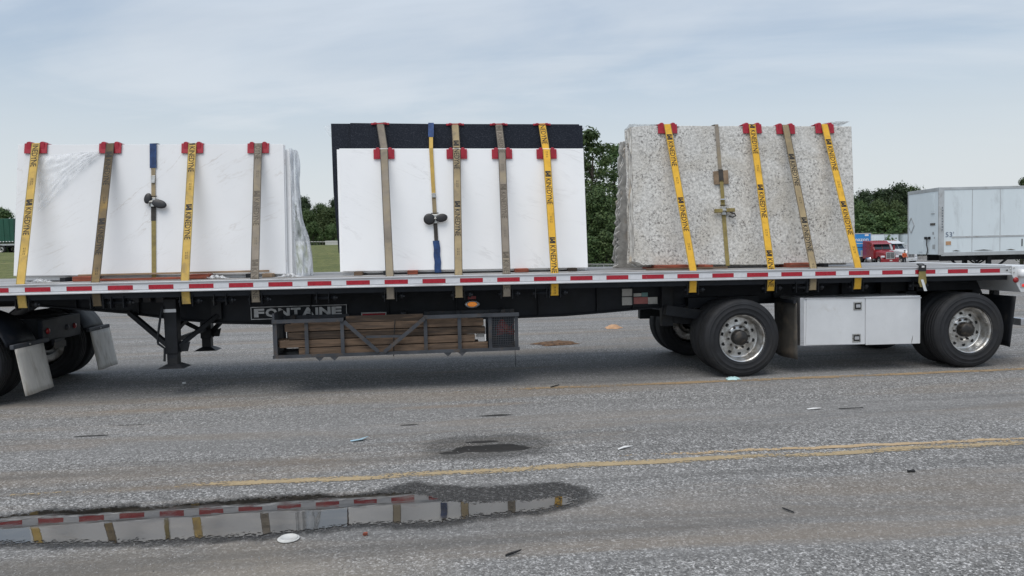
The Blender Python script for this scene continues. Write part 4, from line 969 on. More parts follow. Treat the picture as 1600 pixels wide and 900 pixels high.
# ================================================================== clear wrap
def sheet(name, fn, nu, nv, m, label):
    mb = MB(); mb.add([fn(i/nu, j/nv) for j in range(nv+1) for i in range(nu+1)], [(j*(nu+1)+i, j*(nu+1)+i+1, (j+1)*(nu+1)+i+1, (j+1)*(nu+1)+i) for j in range(nv) for i in range(nu)], True)
    return tag(mb.build(name, m, None, fix=False), label, 'plastic wrap')
nz = lambda a, b_, c=0.: mnoise.noise(Vector((a, b_, c)))
def endwrap(u, v):                                   # hangs over the right end of the left load; u front to back, v top to bottom
    top = onpl(446, 232, Y1, K1); bot = onpl(451, 432, Y1, K1); p = top.lerp(bot, v)
    y = p.y-.02+u*.42
    bulge = .05+.06*math.sin(u*PI)+.11*v*v*(.4+.6*u)+.09*math.sin(max(0, v-.55)/.45*PI*.8)*u
    x = p.x+bulge+.05*nz(u*5, v*2.2, 1)+.022*nz(u*16, v*5, 4)+.02*math.sin(u*23+v*3)*(.3+v)
    return (x, y+.05*nz(u*4, v*6, 2), p.z+.02*nz(u*9, 0, 5)*(1 if v < .1 else .3))
sheet('plastic_wrap', endwrap, 46, 60, M['film'], 'crumpled clear plastic wrap hanging off the right end of the left load')
def frontwrap(u, v):
    a = onpl(62, 246, Y1, K1); b_ = onpl(158, 236, Y1, K1); c = onpl(62, 330, Y1, K1)
    p = a+(b_-a)*u+(c-a)*v*(1-u*.95)
    w_ = .02+.018*abs(math.sin((u+v*1.3)*11+3*nz(u*3, v*3)))+.016*nz(u*9, v*9, 7)
    return (p.x, p.y-w_, p.z)
sheet('plastic_wrap', frontwrap, 40, 40, M['film2'], 'thin wrinkled clear film on the upper left of the left slab')
def topwrap(u, v):
    a = onpl(1288, 193, Y3, K3); b_ = onpl(1329, 190, Y3, K3); p = a.lerp(b_, u)
    return (p.x+.01*nz(u*8, v*5), p.y+.02+v*.3, p.z+.006+.012*math.sin(u*PI)*(1-v)-.03*v+.003*nz(u*12, v*7, 3))
sheet('plastic_wrap', topwrap, 20, 10, M['film'], 'clear wrap edge sticking up at the granite top right corner')
def topwrap2(u, v):
    a = onpl(984, 195, Y3, K3); b_ = onpl(1032, 195, Y3, K3); p = a.lerp(b_, u)
    return (p.x+.01*nz(u*8, v*5), p.y+.01+v*.3, p.z+.010+.008*nz(u*9, v*2, 9)-.04*v)
sheet('plastic_wrap', topwrap2, 24, 10, M['film'], 'ruffled clear wrap along the granite top left corner')
def cornerwrap(u, v):
    a = onpl(505, 197, Y2+.26, K2); b_ = onpl(519, 195, Y2+.26, K2); c = onpl(516, 226, Y2+.26, K2)
    p = a.lerp(b_, u)+(c-a)*v*(.4+.6*u); return (p.x, p.y+.02*nz(u*6, v*6, 4), p.z)
sheet('plastic_wrap', cornerwrap, 10, 14, M['film2'], 'scrap of clear film at the black slab top left corner')
def deckwrap(cx, label, sc=1.):
    def fn(u, v):
        x = cx+(u-.5)*.22*sc; return (x, .30+v*.14, deckz(x)+.004+.045*abs(nz(u*6+cx, v*4, 1))*math.sin(u*PI)*2)
    sheet('plastic_wrap', fn, 16, 10, M['film'], label)
deckwrap(bx(72, 436), 'small crumple of clear film on the deck at the left end of the left load'); deckwrap(bx(340, 434), 'clear film scrap on the deck right of the splintered block', 1.5); deckwrap(bx(455, 432), 'white film scrap on the deck below the hanging wrap', 1.4)
index_kids()

# ================================================================== litter on the lot
def bit(name, px, py, label, cat, m, pts, th=.004, z=.006):
    c = atz(px, py, 0.)
    o = MB().prism([(c.x+x, c.y+y, z+zz) for x, y, zz in pts], (0, 0, th)).build(name, m); return tag(o, label, cat)
def crumple(name, px, py, rx, ry, h, m, label, cat, seed=0, n=12):
    c = atz(px, py, 0.); mb = MB(); vs = []
    for j in range(n+1):
        for i in range(n+1):
            u, v = i/n*2-1, j/n*2-1; d = max(abs(u), abs(v)); e = 1-d*d; hyp = math.hypot(u, v) or 1; f_ = d/hyp*(1+.55*nz(u/hyp*1.7, v/hyp*1.7, seed+2)); u, v = u*f_, v*f_
            vs.append((c.x+u*rx*(1+.25*nz(u*2, v*2, seed)), c.y+v*ry*(1+.3*nz(u*2, v*2, seed+4)), .005+h*max(0, e)*(.6+.9*abs(nz(u*2.5, v*2.5, seed+9)))))
    mb.add(vs, [(j*(n+1)+i, j*(n+1)+i+1, (j+1)*(n+1)+i+1, (j+1)*(n+1)+i) for j in range(n) for i in range(n)], True)
    return tag(mb.build(name, m, None, fix=False), label, cat)
crumple('crumpled_paper', 958, 513, .19, .16, .10, M['card'], 'crumpled tan paper bag on the asphalt beyond the trailer', 'litter', 3, 9)
crumple('plastic_bottle', 1146, 593, .085, .05, .05, mat('pale_teal_plastic', (.45, .66, .66), .4, var=.2, vscale=12), 'crushed pale teal plastic scrap before the front trailer wheel', 'litter', 5)
crumple('leaf_litter', 868, 537, .46, .26, .05, mat('brown_leaf_litter', (.15, .085, .045), .95, var=.5, vscale=14, bump=.6, bscale=30), 'low heap of brown leaf litter on the asphalt behind the trailer', 'debris', 8)
W_ = M['paperwhite']
bit('paper_scrap', 1272, 640, 'small white paper strip on the asphalt below the tool box', 'litter', W_, [(-.07, -.012, 0), (.07, -.015, .01), (.075, .02, 0), (0, .012, .008), (-.07, .02, 0)])
bit('paper_scrap', 977, 701, 'thin white paper scrap just above the near yellow line', 'litter', W_, [(-.075, -.05, 0), (-.02, -.03, .01), (.08, .05, 0), (.0, .02, .01), (-.07, -.02, 0)])
bit('plastic_scrap', 561, 689, 'pale blue plastic scrap left of the oily pothole', 'litter', mat('pale_blue_plastic', (.40, .58, .68), .4), [(-.07, -.03, 0), (.03, -.02, .01), (.08, .05, .02), (.0, .04, 0), (-.08, .0, 0)])
c = atz(451, 843, 0.)
lid = root('cup_lid', (c.x, c.y, .002), 'round white plastic lid lying below the puddle', 'litter')
MB().lathe([(.001, .012), (.045, .012), (.048, .017), (.053, .017), (.058, .006), (.057, .003)], (c.x, c.y, .0), 'z', 32).build('dome', M['cream'], lid)
MB().lathe([(.056, .003), (.064, .004), (.066, .008), (.062, .010), (.056, .009)], (c.x, c.y, 0), 'z', 32).build('rim', M['cream'], lid)
bit('rubber_strip', 802, 868, 'black bent rubber strip on the asphalt at the bottom centre', 'debris', M['hole'], [(-.045, -.02, 0), (-.02, -.012, .006), (.01, .004, .003), (.045, .02, .01), (.05, .03, .01), (.0, .014, .006), (-.03, .0, .004), (-.046, -.008, 0)], .006)
bit('twig', 1232, 799, 'thin black twig on the gravelly asphalt at the lower right', 'debris', M['hole'], [(-.02, .05, 0), (-.012, .05, 0), (.0, .0, .004), (.02, -.04, 0), (.012, -.045, 0), (-.01, -.01, .004)], .004)
bit('rubber_chip', 1423, 738, 'small black chip on the asphalt below the yellow line at right', 'debris', M['hole'], [(-.03, -.008, 0), (.03, -.012, 0), (.032, .012, .004), (-.02, .016, 0)], .008)
bit('twig', 867, 605, 'short dark stick lying left of the far yellow line', 'debris', M['hole'], [(-.06, -.03, 0), (-.05, -.04, 0), (.06, .03, .01), (.055, .042, .01)], .01)
bit('twig', 1330, 640, 'thin dark stick beside the white paper strip', 'debris', M['hole'], [(-.12, .02, 0), (-.12, .03, 0), (.12, -.01, .01), (.12, -.02, .01)], .006)
bit('stone_chip', 571, 837, 'small rust brown chip below the puddle', 'debris', M['woodred'], [(-.015, -.012, 0), (.014, -.01, 0), (.012, .014, 0), (-.01, .012, 0)], .012)
bit('stone_chip', 288, 600, 'white pebble lying in the shade left of the timber rack', 'debris', W_, [(-.02, -.02, 0), (.02, -.015, 0), (.015, .02, 0), (-.018, .015, 0)], .02)
# loose gravel grains
gr = MB()
for i in range(2600):
    px, py = random.uniform(-30, 1630), 560+340*random.random()**.6
    c = atz(px, py); r = random.uniform(.003, .0075); a = random.random()*6
    if c.y > 6: continue
    vs = [(c.x+r*math.cos(a+k*2.1)*random.uniform(.7, 1.2), c.y+r*math.sin(a+k*2.1), .001) for k in range(3)]+[(c.x, c.y, .001+r*random.uniform(.6, 1.1))]
    gr.add(vs, [(0, 1, 3), (1, 2, 3), (2, 0, 3)])
tag(gr.build('gravel', mat('gravel_grains', (.33, .32, .31), .85, var=.5, vscale=60, world_co=True), fix=False, loc=(0, 0, 0)), 'loose grey gravel grains strewn over the asphalt', 'gravel', kind='stuff')

# ================================================================== background
GR = bpy.data.materials.new('mown_grass'); GR.use_nodes = True; t = NT(GR.node_tree); b = t.n['Principled BSDF']
P = t.node('ShaderNodeNewGeometry').outputs['Position']
n1 = t.noise(t.map(P, (.25, 1.1, 1)), .9, 8, .72, .6); n2 = t.noise(P, 2.2, 6, .75)
c = t.ramp(n1, (.3, (.075, .095, .022)), (.5, (.125, .140, .036)), (.7, (.21, .195, .075)))
c = t.mix(t.math('MULTIPLY', t.sstep(n2, .42, .66), .75), c, (.045, .065, .017)); t.set(b.inputs['Base Color'], c); b.inputs['Roughness'].default_value = .9
t.set(b.inputs['Normal'], t.bump(n2, .8, .15))
gb = MB(); cols = 46; rws = 40; vs = []
for j in range(rws+1):
    D = 44+66*j/rws
    for i in range(cols+1):
        s = -1.25+1.33*i/cols
        p = CAM+_f*D+_r*(s*D); z = terrain(p.x, p.y)
        e = min(1, j/3, (cols-i)/4)
        vs.append((p.x, p.y, z-.3+.42*e+.12*nz(p.x*.15, p.y*.15)))
gb.add(vs, [(j*(cols+1)+i, j*(cols+1)+i+1, (j+1)*(cols+1)+i+1, (j+1)*(cols+1)+i) for j in range(rws) for i in range(cols)], True)
tag(gb.build('grass_bank', GR, fix=False, loc=(0, 0, 0)), kind='structure')

# ---- white box trailer on the right (local: x along the side from the nose, y away, z up)
def box_trailer(name, label, loc, rz, L, body, trim, m_side=None, detail=True, H0=1.17, H1=4.1, group=None, legs=True):
    R_ = root(name, (0, 0, 0), label, 'trailer', group)
    MB().box(.0, L, .01, 2.59, H0, H1).build('body', body, R_, .02)
    MB().box(-.012, L+.01, -.006, .03, H1-.11, H1+.005).build('top_rail', trim, R_, .006)
    MB().box(-.015, .09, -.012, 2.60, H1-.14, H1+.012).build('front_top_rail', trim, R_, .006)
    MB().box(.10, L, -.008, .02, H0-.06, H0+.10).build('bottom_rail', trim, R_, .006)
    MB().box(-.016, .22, -.014, .08, H0-.02, H1-.10).build('corner_post', trim, R_, .03, 3)
    MB().box(-.012, .03, 2.50, 2.60, H0-.02, H1-.12).build('corner_post', trim, R_, .01)
    for y in (.75, 1.75): MB().box(.5, L-.2, y, y+.1, H0-.30, H0).build('under_beam', M['black2'], R_)
    if legs:
        for y in (.35, 2.1):
            lg = MB().box(2.35, 2.52, y, y+.15, .08, H0).build('landing_leg', M['black2'], R_)
            MB().box(2.28, 2.60, y-.1, y+.25, 0, .08).build('foot', M['black2'], lg)
            MB().bar((1.55, y+.07, H0-.05), (2.38, y+.07, .35), .06, .08).build('leg_brace', M['black2'], R_); MB().bar((3.5, y+.07, H0-.05), (2.5, y+.07, .35), .06, .08).build('leg_brace', M['black2'], R_)
        MB().bar((2.43, .4, .3), (2.43, 2.15, 1.0), .05, .05).build('leg_cross_brace', M['black2'], R_); MB().bar((2.43, .4, 1.0), (2.43, 2.15, .3), .05, .05).build('leg_cross_brace', M['black2'], R_)
    if detail:
        for i in range(1, int(L/1.22)):
            MB().box(.22+i*1.22-.012, .22+i*1.22+.012, .002, .012, H0+.10, H1-.11).build('panel_seam', trim, R_)
        MB().box(.55, L-.05, -.004, .012, H0+.72, H0+.80).build('rub_strip', trim, R_, .004)
        mb = MB(); text(mb, "53'", (.28, -.010, H0+.77), (.36, 0, 0), (0, 0, .22), .0); mb.build('lettering', mat('grey_lettering', (.16, .20, .28), .6), R_, fix=False)
        mb = MB(); text(mb, 'TRAILER', (.075, -.018, H0+2.0), (0, 0, -1.0), (.085, 0, 0), .0)
        for i in range(8): mb.box(0, 0, 0, 0, 0, 0) if False else None
        bars = MB()
        for i in range(9): bars.box(.10, .15+.02*(i % 2), -.018, -.016, H0+1.05+i*.12, H0+1.13+i*.12)
        bars.build('corner_print', mat('grey_print', (.18, .20, .22), .6), R_)
        MB().box(.30, .52, -.008, .008, H0+.42, H0+.58).build('decal', M['card'], R_)
        for (a, b_) in ((.55, .95), (1.5, 2.4), (2.9, 3.35)):
            mb = MB().prism([(a, -.011, H0+.15), (b_, -.011, H0+.14), ((a+b_)/2, -.011, H0+.19)], (0, .002, 0)); mb.build('scuff', M['flapgrey'], R_)
        MB().box(3.60, 3.64, -.008, .008, H0+.30, H0+.62).build('decal', M['ink'], R_)
        # nose wall
        MB().box(-.012, .0, .35, .62, H1-1.1, H1-.25).box(-.02, -.012, .40, .57, H1-1.02, H1-.32).build('vent_door', body, R_, .004)
        MB().box(-.03, .0, .35, .60, H1-1.12, H1-1.09).build('vent_lip', trim, R_)
        dm = MB(); c0 = (-.012, 2.28, H0+1.35)
        for (a, b_) in (((0, .36), (.26, 0)), ((.26, 0), (0, -.36)), ((0, -.36), (-.26, 0)), ((-.26, 0), (0, .36))): dm.bar((-.014, c0[1]+a[0], c0[2]+a[1]), (-.014, c0[1]+b_[0], c0[2]+b_[1]), .012, .04)
        dm.build('placard_frame', M['trailertrim'], R_)
        MB().box(-.02, .0, 1.30, 1.62, H0+.12, H0+.62).build('document_box', body, R_, .004)
        MB().box(-.02, .0, .30, .68, H0+1.30, H0+1.40).build('name_strip', M['flapgrey'], R_)
        for y in (.72, 1.0):
            MB().box(-.08, .0, y-.06, y+.06, H0+.68, H0+.80).build('gladhand', M['black2'], R_, .01)
        MB().tube([(-.05, .86, H0+.72), (-.08, .84, H0+.45), (-.05, .80, H0+.2), (-.06, .86, H0)], .025, 6).build('air_hose', M['hub'], R_)
        for (y, z, s_) in ((.45, .95, .12), (.4, .35, .2), (.35, .75, .09)): MB().box(-.008, .0, y-s_/2, y+s_/2, H0+z-s_/2, H0+z+s_/2).build('decal', M['trailertrim'], R_)
    for x in (L-2.6, L-1.35):
        for (y0, fl) in ((.03, 1), (2.57, -1)): wheel(x, y0, fl, R_, False)
    R_.location = loc; R_.rotation_euler.z = rz
    return R_
wt = atd(1467, 397, 32.3); wt.z = terrain(wt.x, wt.y)-.05
box_trailer('box_trailer', 'white box trailer parked behind at the right with its nose to the left', wt, -YAW-.01, 16.1, M['trailerwhite'], M['trailertrim'])

# green trailer on the bank at the left
gp = atd(23, 394, 88.); gp.z = terrain(gp.x, gp.y)+.0
def low_trailer():
    R_ = root('green_trailer', (0, 0, 0), 'dark green box trailer standing on the grass bank at the far left', 'trailer')
    MB().box(-14, 0, 0, 2.5, 1.35, 4.15).build('body', M['green_van'], R_, .03)
    for i in range(22): MB().box(-14+i*.64, -13.9+i*.64, -.04, 0, 1.4, 4.1).build('rib', M['green_van'], R_)
    for i in range(40): MB().box(-13.9+i*.35, -13.72+i*.35, -.046, -.041, 1.36, 1.46).build('white_reflector', M['whitetape'], R_)
    MB().box(-14, -.1, .05, 2.45, .95, 1.15).build('chassis', M['trailertrim'], R_)
    for x in (-1.6, -2.9, -11.5): wheel(x, .03, 1, R_, False); wheel(x, 2.47, -1, R_, False)
    MB().box(-14, -.4, .3, 2.2, .75, .95).build('under_beam', M['black2'], R_)
    R_.location = gp; R_.rotation_euler.z = -YAW+.05
low_trailer()

# ---- conventional tractor (local: x forward, y left, z up, origin on the ground under the front axle)
def tractor(name, label, paint_, loc, rz):
    R_ = root(name, (0, 0, 0), label, 'truck')
    def bx_(nm, poly, y0, y1, m, bev=.05, par=None): return MB().prism([(x, y0, z) for x, z in poly], (0, y1-y0, 0)).build(nm, m, par or R_, bev, 3)
    cabin = bx_('cab', [(-4.3, .75), (-1.35, .75), (-1.25, 1.9), (-1.75, 2.78), (-2.3, 3.05), (-4.3, 3.10)], -1.12, 1.12, paint_, .12)
    hood = MB()
    sec = [(-1.30, .95, 1.95), (-.5, .93, 1.88), (.45, .72, 1.72), (.62, .66, 1.62)]
    vs = []
    for x, hw, top in sec: vs += [(x, -hw, .85), (x, -hw, top-.25), (x, -hw*.75, top), (x, hw*.75, top), (x, hw, top-.25), (x, hw, .85)]
    hood.add(vs, [(i*6+j, i*6+(j+1) % 6, (i+1)*6+(j+1) % 6, (i+1)*6+j) for i in range(3) for j in range(6)]+[(0, 1, 2, 3, 4, 5), (18, 19, 20, 21, 22, 23)]).build('hood', paint_, R_, .05, 3)
    ws = MB(); ws.add([(-1.225, -.98, 1.97), (-1.225, .98, 1.97), (-1.70, .92, 2.72), (-1.70, -.92, 2.72)], [(0, 1, 2, 3)])
    ws.build('windscreen', M['glass'], R_)
    MB().bar((-1.21, 0, 1.97), (-1.71, 0, 2.74), .04, .03, (0, 1, 0)).build('window_post', paint_, R_)
    MB().prism([(-1.55, -1.18, 2.74), (-1.55, 1.18, 2.74), (-1.25, 1.1, 2.62), (-1.25, -1.1, 2.62)], (0, 0, .03)).build('sun_visor', paint_, R_)
    for s in (-1, 1):
        MB().prism([(-1.5, s*1.122, 1.92), (-2.25, s*1.122, 1.92), (-2.25, s*1.122, 2.55), (-1.85, s*1.122, 2.55)], (0, s*.012, 0)).build('side_window', M['glass'], R_)
        MB().lathe([(.60, s*.70), (.66, s*.72), (.66, s*1.10), (.60, s*1.13)], (0, 0, .55), 'y', 18, True, math.radians(5), math.radians(172)).build('fender', paint_, R_, fix=False).modifiers.new('t', 'SOLIDIFY').thickness = .03
        wheel(0, s*1.12, -s, R_, False, .52)
        MB().box(.42, .66, min(s*.68, s*1.08), max(s*.68, s*1.08), .95, 1.18).build('headlight', M['whitetape'], R_, .05, 3)
        mr = MB().box(-1.35, -1.18, s*1.42-.11, s*1.42+.11, 1.85, 2.45).build('mirror', paint_, R_, .03)
        MB().bar((-1.3, s*1.1, 2.35), (-1.27, s*1.42, 2.35), .03, .03).build('mirror_arm', M['black2'], R_)
        MB().lathe([(.001, -.55), (.33, -.55), (.33, .55), (.001, .55)], (-2.6, s*.95, .68), 'x', 18).build('fuel_tank', M['chrome'], R_)
    gl = MB().box(.60, .66, -.52, .52, .82, 1.62).build('grille', M['black'], R_, .02)
    for i in range(9): MB().box(.66, .685, -.47+i*.117-.018, -.47+i*.117+.018, .86, 1.58).build('grille_bar', M['chrome'], gl)
    for z in (.82, 1.60): MB().box(.655, .69, -.54, .54, z-.03, z+.03).build('grille_frame', M['chrome'], gl)
    for y in (-.53, 0, .53): MB().box(.655, .695, y-.03, y+.03, .82, 1.6).build('grille_frame', M['chrome'], gl)
    bmp = MB().prism([(.55, -1.18, .35), (.78, -.9, .35), (.82, 0, .35), (.78, .9, .35), (.55, 1.18, .35)], (0, 0, .42)).build('bumper', paint_, R_, .04)
    MB().box(.825, .835, -.16, .16, .5, .66).build('number_plate', M['cream'], bmp)
    for y in (-.45, .37): MB().box(-7.2, .4, y, y+.08, .75, 1.0).build('frame_rail', M['black2'], R_)
    for x in (-5.2, -6.5):
        for s in (-1, 1): wheel(x, s*1.2, -s, R_, False, .52)
    for y in (-.6, -.3, 0, .3, .6): MB().box(-2.3, -2.2, y-.05, y+.05, 3.04, 3.10).build('roof_lamp', M['amberdull'], R_)
    R_.location = loc; R_.rotation_euler.z = rz; return R_
def gpos(px, D): q = ground_at(px, D); return q
heading = lambda a: -PI/2-YAW+a          # a=0 faces the viewer along the line of sight; + turns to the right
p = gpos(1387, 92); tractor('red_tractor', 'red conventional truck parked beyond the granite, grille towards the viewer', M['red_truck'], p, heading(.22)-.22)
p = gpos(1417, 96); tractor('white_tractor', 'white truck parked behind the red truck, half hidden by the white trailer', M['white_truck'], p, heading(.6)-.25)
def plain_trailer(name, label, m, loc, rz, L=15, H1=4.1, front=None, group=None):
    R_ = root(name, (0, 0, 0), label, 'trailer', group)
    bd = MB().box(-L, 0, -1.3, 1.3, 1.1, H1).build('body', m, R_, .03)
    MB().box(-L, .02, -1.32, 1.32, H1-.1, H1+.02).build('top_rail', M['trailertrim'], R_)
    for s in (-1, 1):
        MB().box(-.05, .02, min(s*1.24, s*1.315), max(s*1.24, s*1.315), 1.08, H1).build('corner_post', M['trailertrim'], R_)
        MB().box(-L, 0, min(s*1.29, s*1.315), max(s*1.29, s*1.315), 1.0, 1.18).build('bottom_rail', M['trailertrim'], R_)
        MB().box(-2.6, -2.45, s*.8-.08, s*.8+.08, 0, 1.1).build('landing_leg', M['black2'], R_)
        for x in (-L+1.2, -L+2.5): wheel(x, s*1.28, -s, R_, False)
    if front: front(R_)
    R_.location = loc; R_.rotation_euler.z = rz; return R_
def blue_front(R_):
    # local y runs to the viewer's right on the nose when looking at it
    lt = MB(); text(lt, 'amazon', (.012, -1.1, 3.05), (0, 2.1, 0), (0, 0, .34), .015); lt.build('lettering', M['paperwhite'], R_, fix=False)
    MB().box(.008, .014, -1.0, .5, 2.72, 2.80).build('print_line', M['paperwhite'], R_); MB().box(.008, .014, -1.0, .9, 2.2, 2.27).build('print_line', M['ink'], R_)
    MB().box(.008, .016, .55, 1.0, 3.72, 3.95).build('white_mark', M['paperwhite'], R_)
    MB().box(.008, .05, .05, .5, 1.2, 1.85).build('document_box', M['trailertrim'], R_); MB().box(.008, .06, .75, .95, 1.45, 1.75).build('gladhand', M['black2'], R_)
    MB().box(.0, .03, -1.25, 1.25, 1.02, 1.16).build('lower_edge', M['paperwhite'], R_)
p = gpos(1344, 97); plain_trailer('blue_trailer', 'bright blue trailer nose with white lettering left of the red truck', M['blue_van'], p, heading(.0)-.42, front=blue_front)
for i, (px, D, lab) in enumerate(((1369, 118, 'grey white trailer roof showing just right of the blue trailer'), (1392, 122, 'long white trailer showing above the red truck'), (1436, 120, 'far white trailer mostly hidden behind the big white trailer'))):
    p = gpos(px, D); plain_trailer('far_trailer', lab, M['trailerwhite'], p, heading(.5)-.6+i*.15, 15, group='far trailers')

# ---- person beside the white truck
def person(loc, rz):
    me = bpy.data.meshes.new('person'); V = [(0, 0, .95), (0, 0, 1.15), (0, 0, 1.38), (0, 0, 1.50), (.01, 0, 1.60), (.02, 0, 1.74),
        (0, .10, .90), (.02, .11, .50), (-.01, .12, .09), (.13, .13, .04), (0, -.10, .90), (.05, -.11, .50), (.06, -.12, .09), (.20, -.13, .04),
        (0, .19, 1.42), (.02, .25, 1.15), (.14, .24, .95), (.18, .24, .88), (0, -.19, 1.42), (.02, -.26, 1.16), (.18, -.20, 1.05), (.24, -.19, 1.02)]
    E_ = [(0, 1), (1, 2), (2, 3), (3, 4), (4, 5), (0, 6), (6, 7), (7, 8), (8, 9), (0, 10), (10, 11), (11, 12), (12, 13), (2, 14), (14, 15), (15, 16), (16, 17), (2, 18), (18, 19), (19, 20), (20, 21)]
    rad = [.15, .14, .17, .065, .085, .10, .10, .07, .05, .04, .10, .07, .05, .04, .075, .055, .042, .035, .075, .055, .042, .035]
    me.from_pydata(V, E_, []); ob = bpy.data.objects.new('tmp', me); COL.objects.link(ob)
    ob.modifiers.new('s', 'SKIN')
    for i, sv in enumerate(me.skin_vertices[0].data): sv.radius = (rad[i], rad[i]); sv.use_root = (i == 0)
    ob.modifiers.new('u', 'SUBSURF').levels = 1
    m2 = bpy.data.meshes.new_from_object(ob.evaluated_get(bpy.context.evaluated_depsgraph_get()))
    bpy.data.objects.remove(ob); o = bpy.data.objects.new('person', m2); COL.objects.link(o)
    for mm in (mat('dark_trousers', (.02, .022, .03), .85), M['orange'], mat('skin', (.35, .20, .14), .6)): m2.materials.append(mm)
    for p_ in m2.polygons:
        z = p_.center.z; lat = abs(p_.center.y); p_.use_smooth = True
        p_.material_index = 0 if z < .98 and lat < .2 else (2 if z > 1.5 or (lat > .2 and z < 1.06) else 1)
    hr = MB().lathe([(.001, .11), (.06, .095), (.098, .04), (.102, -.01)], (.01, 0, 1.76), 'z', 16); WL[o.name] = Vector((0, 0, 0))
    hr.build('hair', M['hole'], o, fix=False)
    o.location = loc; o.rotation_euler.z = rz
    return tag(o, 'person in orange top and dark trousers standing beside the white truck', 'person')
person(gpos(1413.5, 86), heading(0))

# ---- low wall and fence on the bank
fw = root('parapet_fence', (0, 0, 0), 'low pale fence with dark bars on the crest of the grass bank', 'fence')
a = ground_at(440, 92); b_ = ground_at(640, 92); dirv = (b_-a); n = 44
for i in range(n):
    q = a+dirv*(i/n); q2 = a+dirv*((i+1)/n); z = terrain(q.x, q.y)+.1
    solid = not (8 <= i <= 14)
    if solid: MB().bar((q.x, q.y, z+.32), (q2.x, q2.y, z+.32), .06, .62).build('panel', M['cream'], fw)
    else: MB().bar((q.x, q.y, z+.32), (q.x+.06, q.y, z+.33), .12, .62).build('bar', M['flapgrey'], fw)
MB().bar((a.x, a.y, terrain(a.x, a.y)+.78), (b_.x, b_.y, terrain(b_.x, b_.y)+.78), .1, .08).build('top_rail', M['cream'], fw)
# chain-link fence in the gap beside the granite
cf = root('chain_link_fence', (0, 0, 0), 'low grey chain-link fence seen in the gap left of the granite', 'fence')
a = ground_at(880, 46); b_ = ground_at(1010, 43)
for i in range(5):
    q = a.lerp(b_, i/4); z = terrain(q.x, q.y); MB().tube([(q.x, q.y, z), (q.x, q.y, z+.72)], .03, 8).build('post', M['steel'], cf)
MB().tube([a+Vector((0, 0, .7)), b_+Vector((0, 0, .7))], .025, 6).build('top_rail', M['steel'], cf)
mb = MB(); L_ = (b_-a); n = 70
for i in range(-6, n):
    for s in (1, -1):
        u0, u1 = i/n, (i+6)/n
        p0 = a+L_*max(0, min(1, u0)); p1 = a+L_*max(0, min(1, u1)); z0, z1 = (.05, .66) if s > 0 else (.66, .05)
        mb.bar(p0+Vector((0, 0, z0)), p1+Vector((0, 0, z1)), .006, .006)
mb.build('wire_mesh', M['steel'], cf)
tag(mb and bpy.data.objects['wire_mesh'] if False else cf, kind='thing')

# ---- trees
def leafmat(name, c0, c1):
    m = bpy.data.materials.new(name); m.use_nodes = True; t = NT(m.node_tree); b = t.n['Principled BSDF']
    ri = t.node('ShaderNodeNewGeometry').outputs['Random Per Island']; ob = t.node('ShaderNodeObjectInfo').outputs['Random']
    c = t.mix(ri, c0, c1); c = t.node('ShaderNodeHueSaturation', {'Color': c, 'Value': t.math('ADD', .8, t.math('MULTIPLY', ob, .4)), 'Hue': t.math('ADD', .485, t.math('MULTIPLY', ob, .03))}).outputs[0]
    t.set(b.inputs['Base Color'], c); b.inputs['Roughness'].default_value = .6; b.inputs['Specular IOR Level'].default_value = .3
    tr = t.node('ShaderNodeBsdfTranslucent', {'Color': c}); mx = t.node('ShaderNodeMixShader', {0: .22}); t.l.new(b.outputs[0], mx.inputs[1]); t.l.new(tr.outputs[0], mx.inputs[2])
    t.l.new(mx.outputs[0], t.n['Material Output'].inputs[0]); return m
LF = [leafmat('leaf_dark', (.024, .046, .022), (.060, .100, .040)), leafmat('leaf_mid', (.042, .080, .028), (.105, .150, .052))]
BARK = mat('bark', (.07, .055, .042), .9, var=.3, vscale=5, bump=.4, bscale=14, stretch=(3, 3, .5))
def crown_mesh(seed, H, Wd, n_cl, n_lf, ls, base, airy):
    rnd = random.Random(seed); vs = []; fs = []
    for _ in range(n_cl):
        u = rnd.random(); z = base+(H-base)*u
        prof = math.sin(PI*min(1, (u*.82+.16)))**.7
        a = rnd.random()*2*PI; r = Wd*prof*math.sqrt(rnd.random())*(.75+.5*mnoise.noise(Vector((math.cos(a)*1.6, math.sin(a)*1.6, u*4+seed))))
        cx, cy = r*math.cos(a), r*math.sin(a); cr = (.5+.6*rnd.random())*Wd*.26*airy
        for _ in range(n_lf):
            d = Vector((rnd.gauss(0, 1), rnd.gauss(0, 1), rnd.gauss(0, .75))).normalized()*cr*rnd.random()**.45
            p = Vector((cx, cy, z))+d; nrm = (d.normalized()+Vector((rnd.gauss(0, .5), rnd.gauss(0, .5), rnd.gauss(.35, .5)))).normalized()
            a1 = nrm.orthogonal().normalized(); a1 = (a1*math.cos(rnd.random()*6)+nrm.cross(a1)*math.sin(rnd.random()*6)).normalized(); b1 = nrm.cross(a1)
            s_ = ls*rnd.uniform(.6, 1.3); o = len(vs)
            vs += [p-a1*s_, p-b1*s_*.5, p+a1*s_, p+b1*s_*.5]; fs.append((o, o+1, o+2, o+3))
    me = bpy.data.meshes.new('crown'); me.from_pydata(vs, [], fs); return me
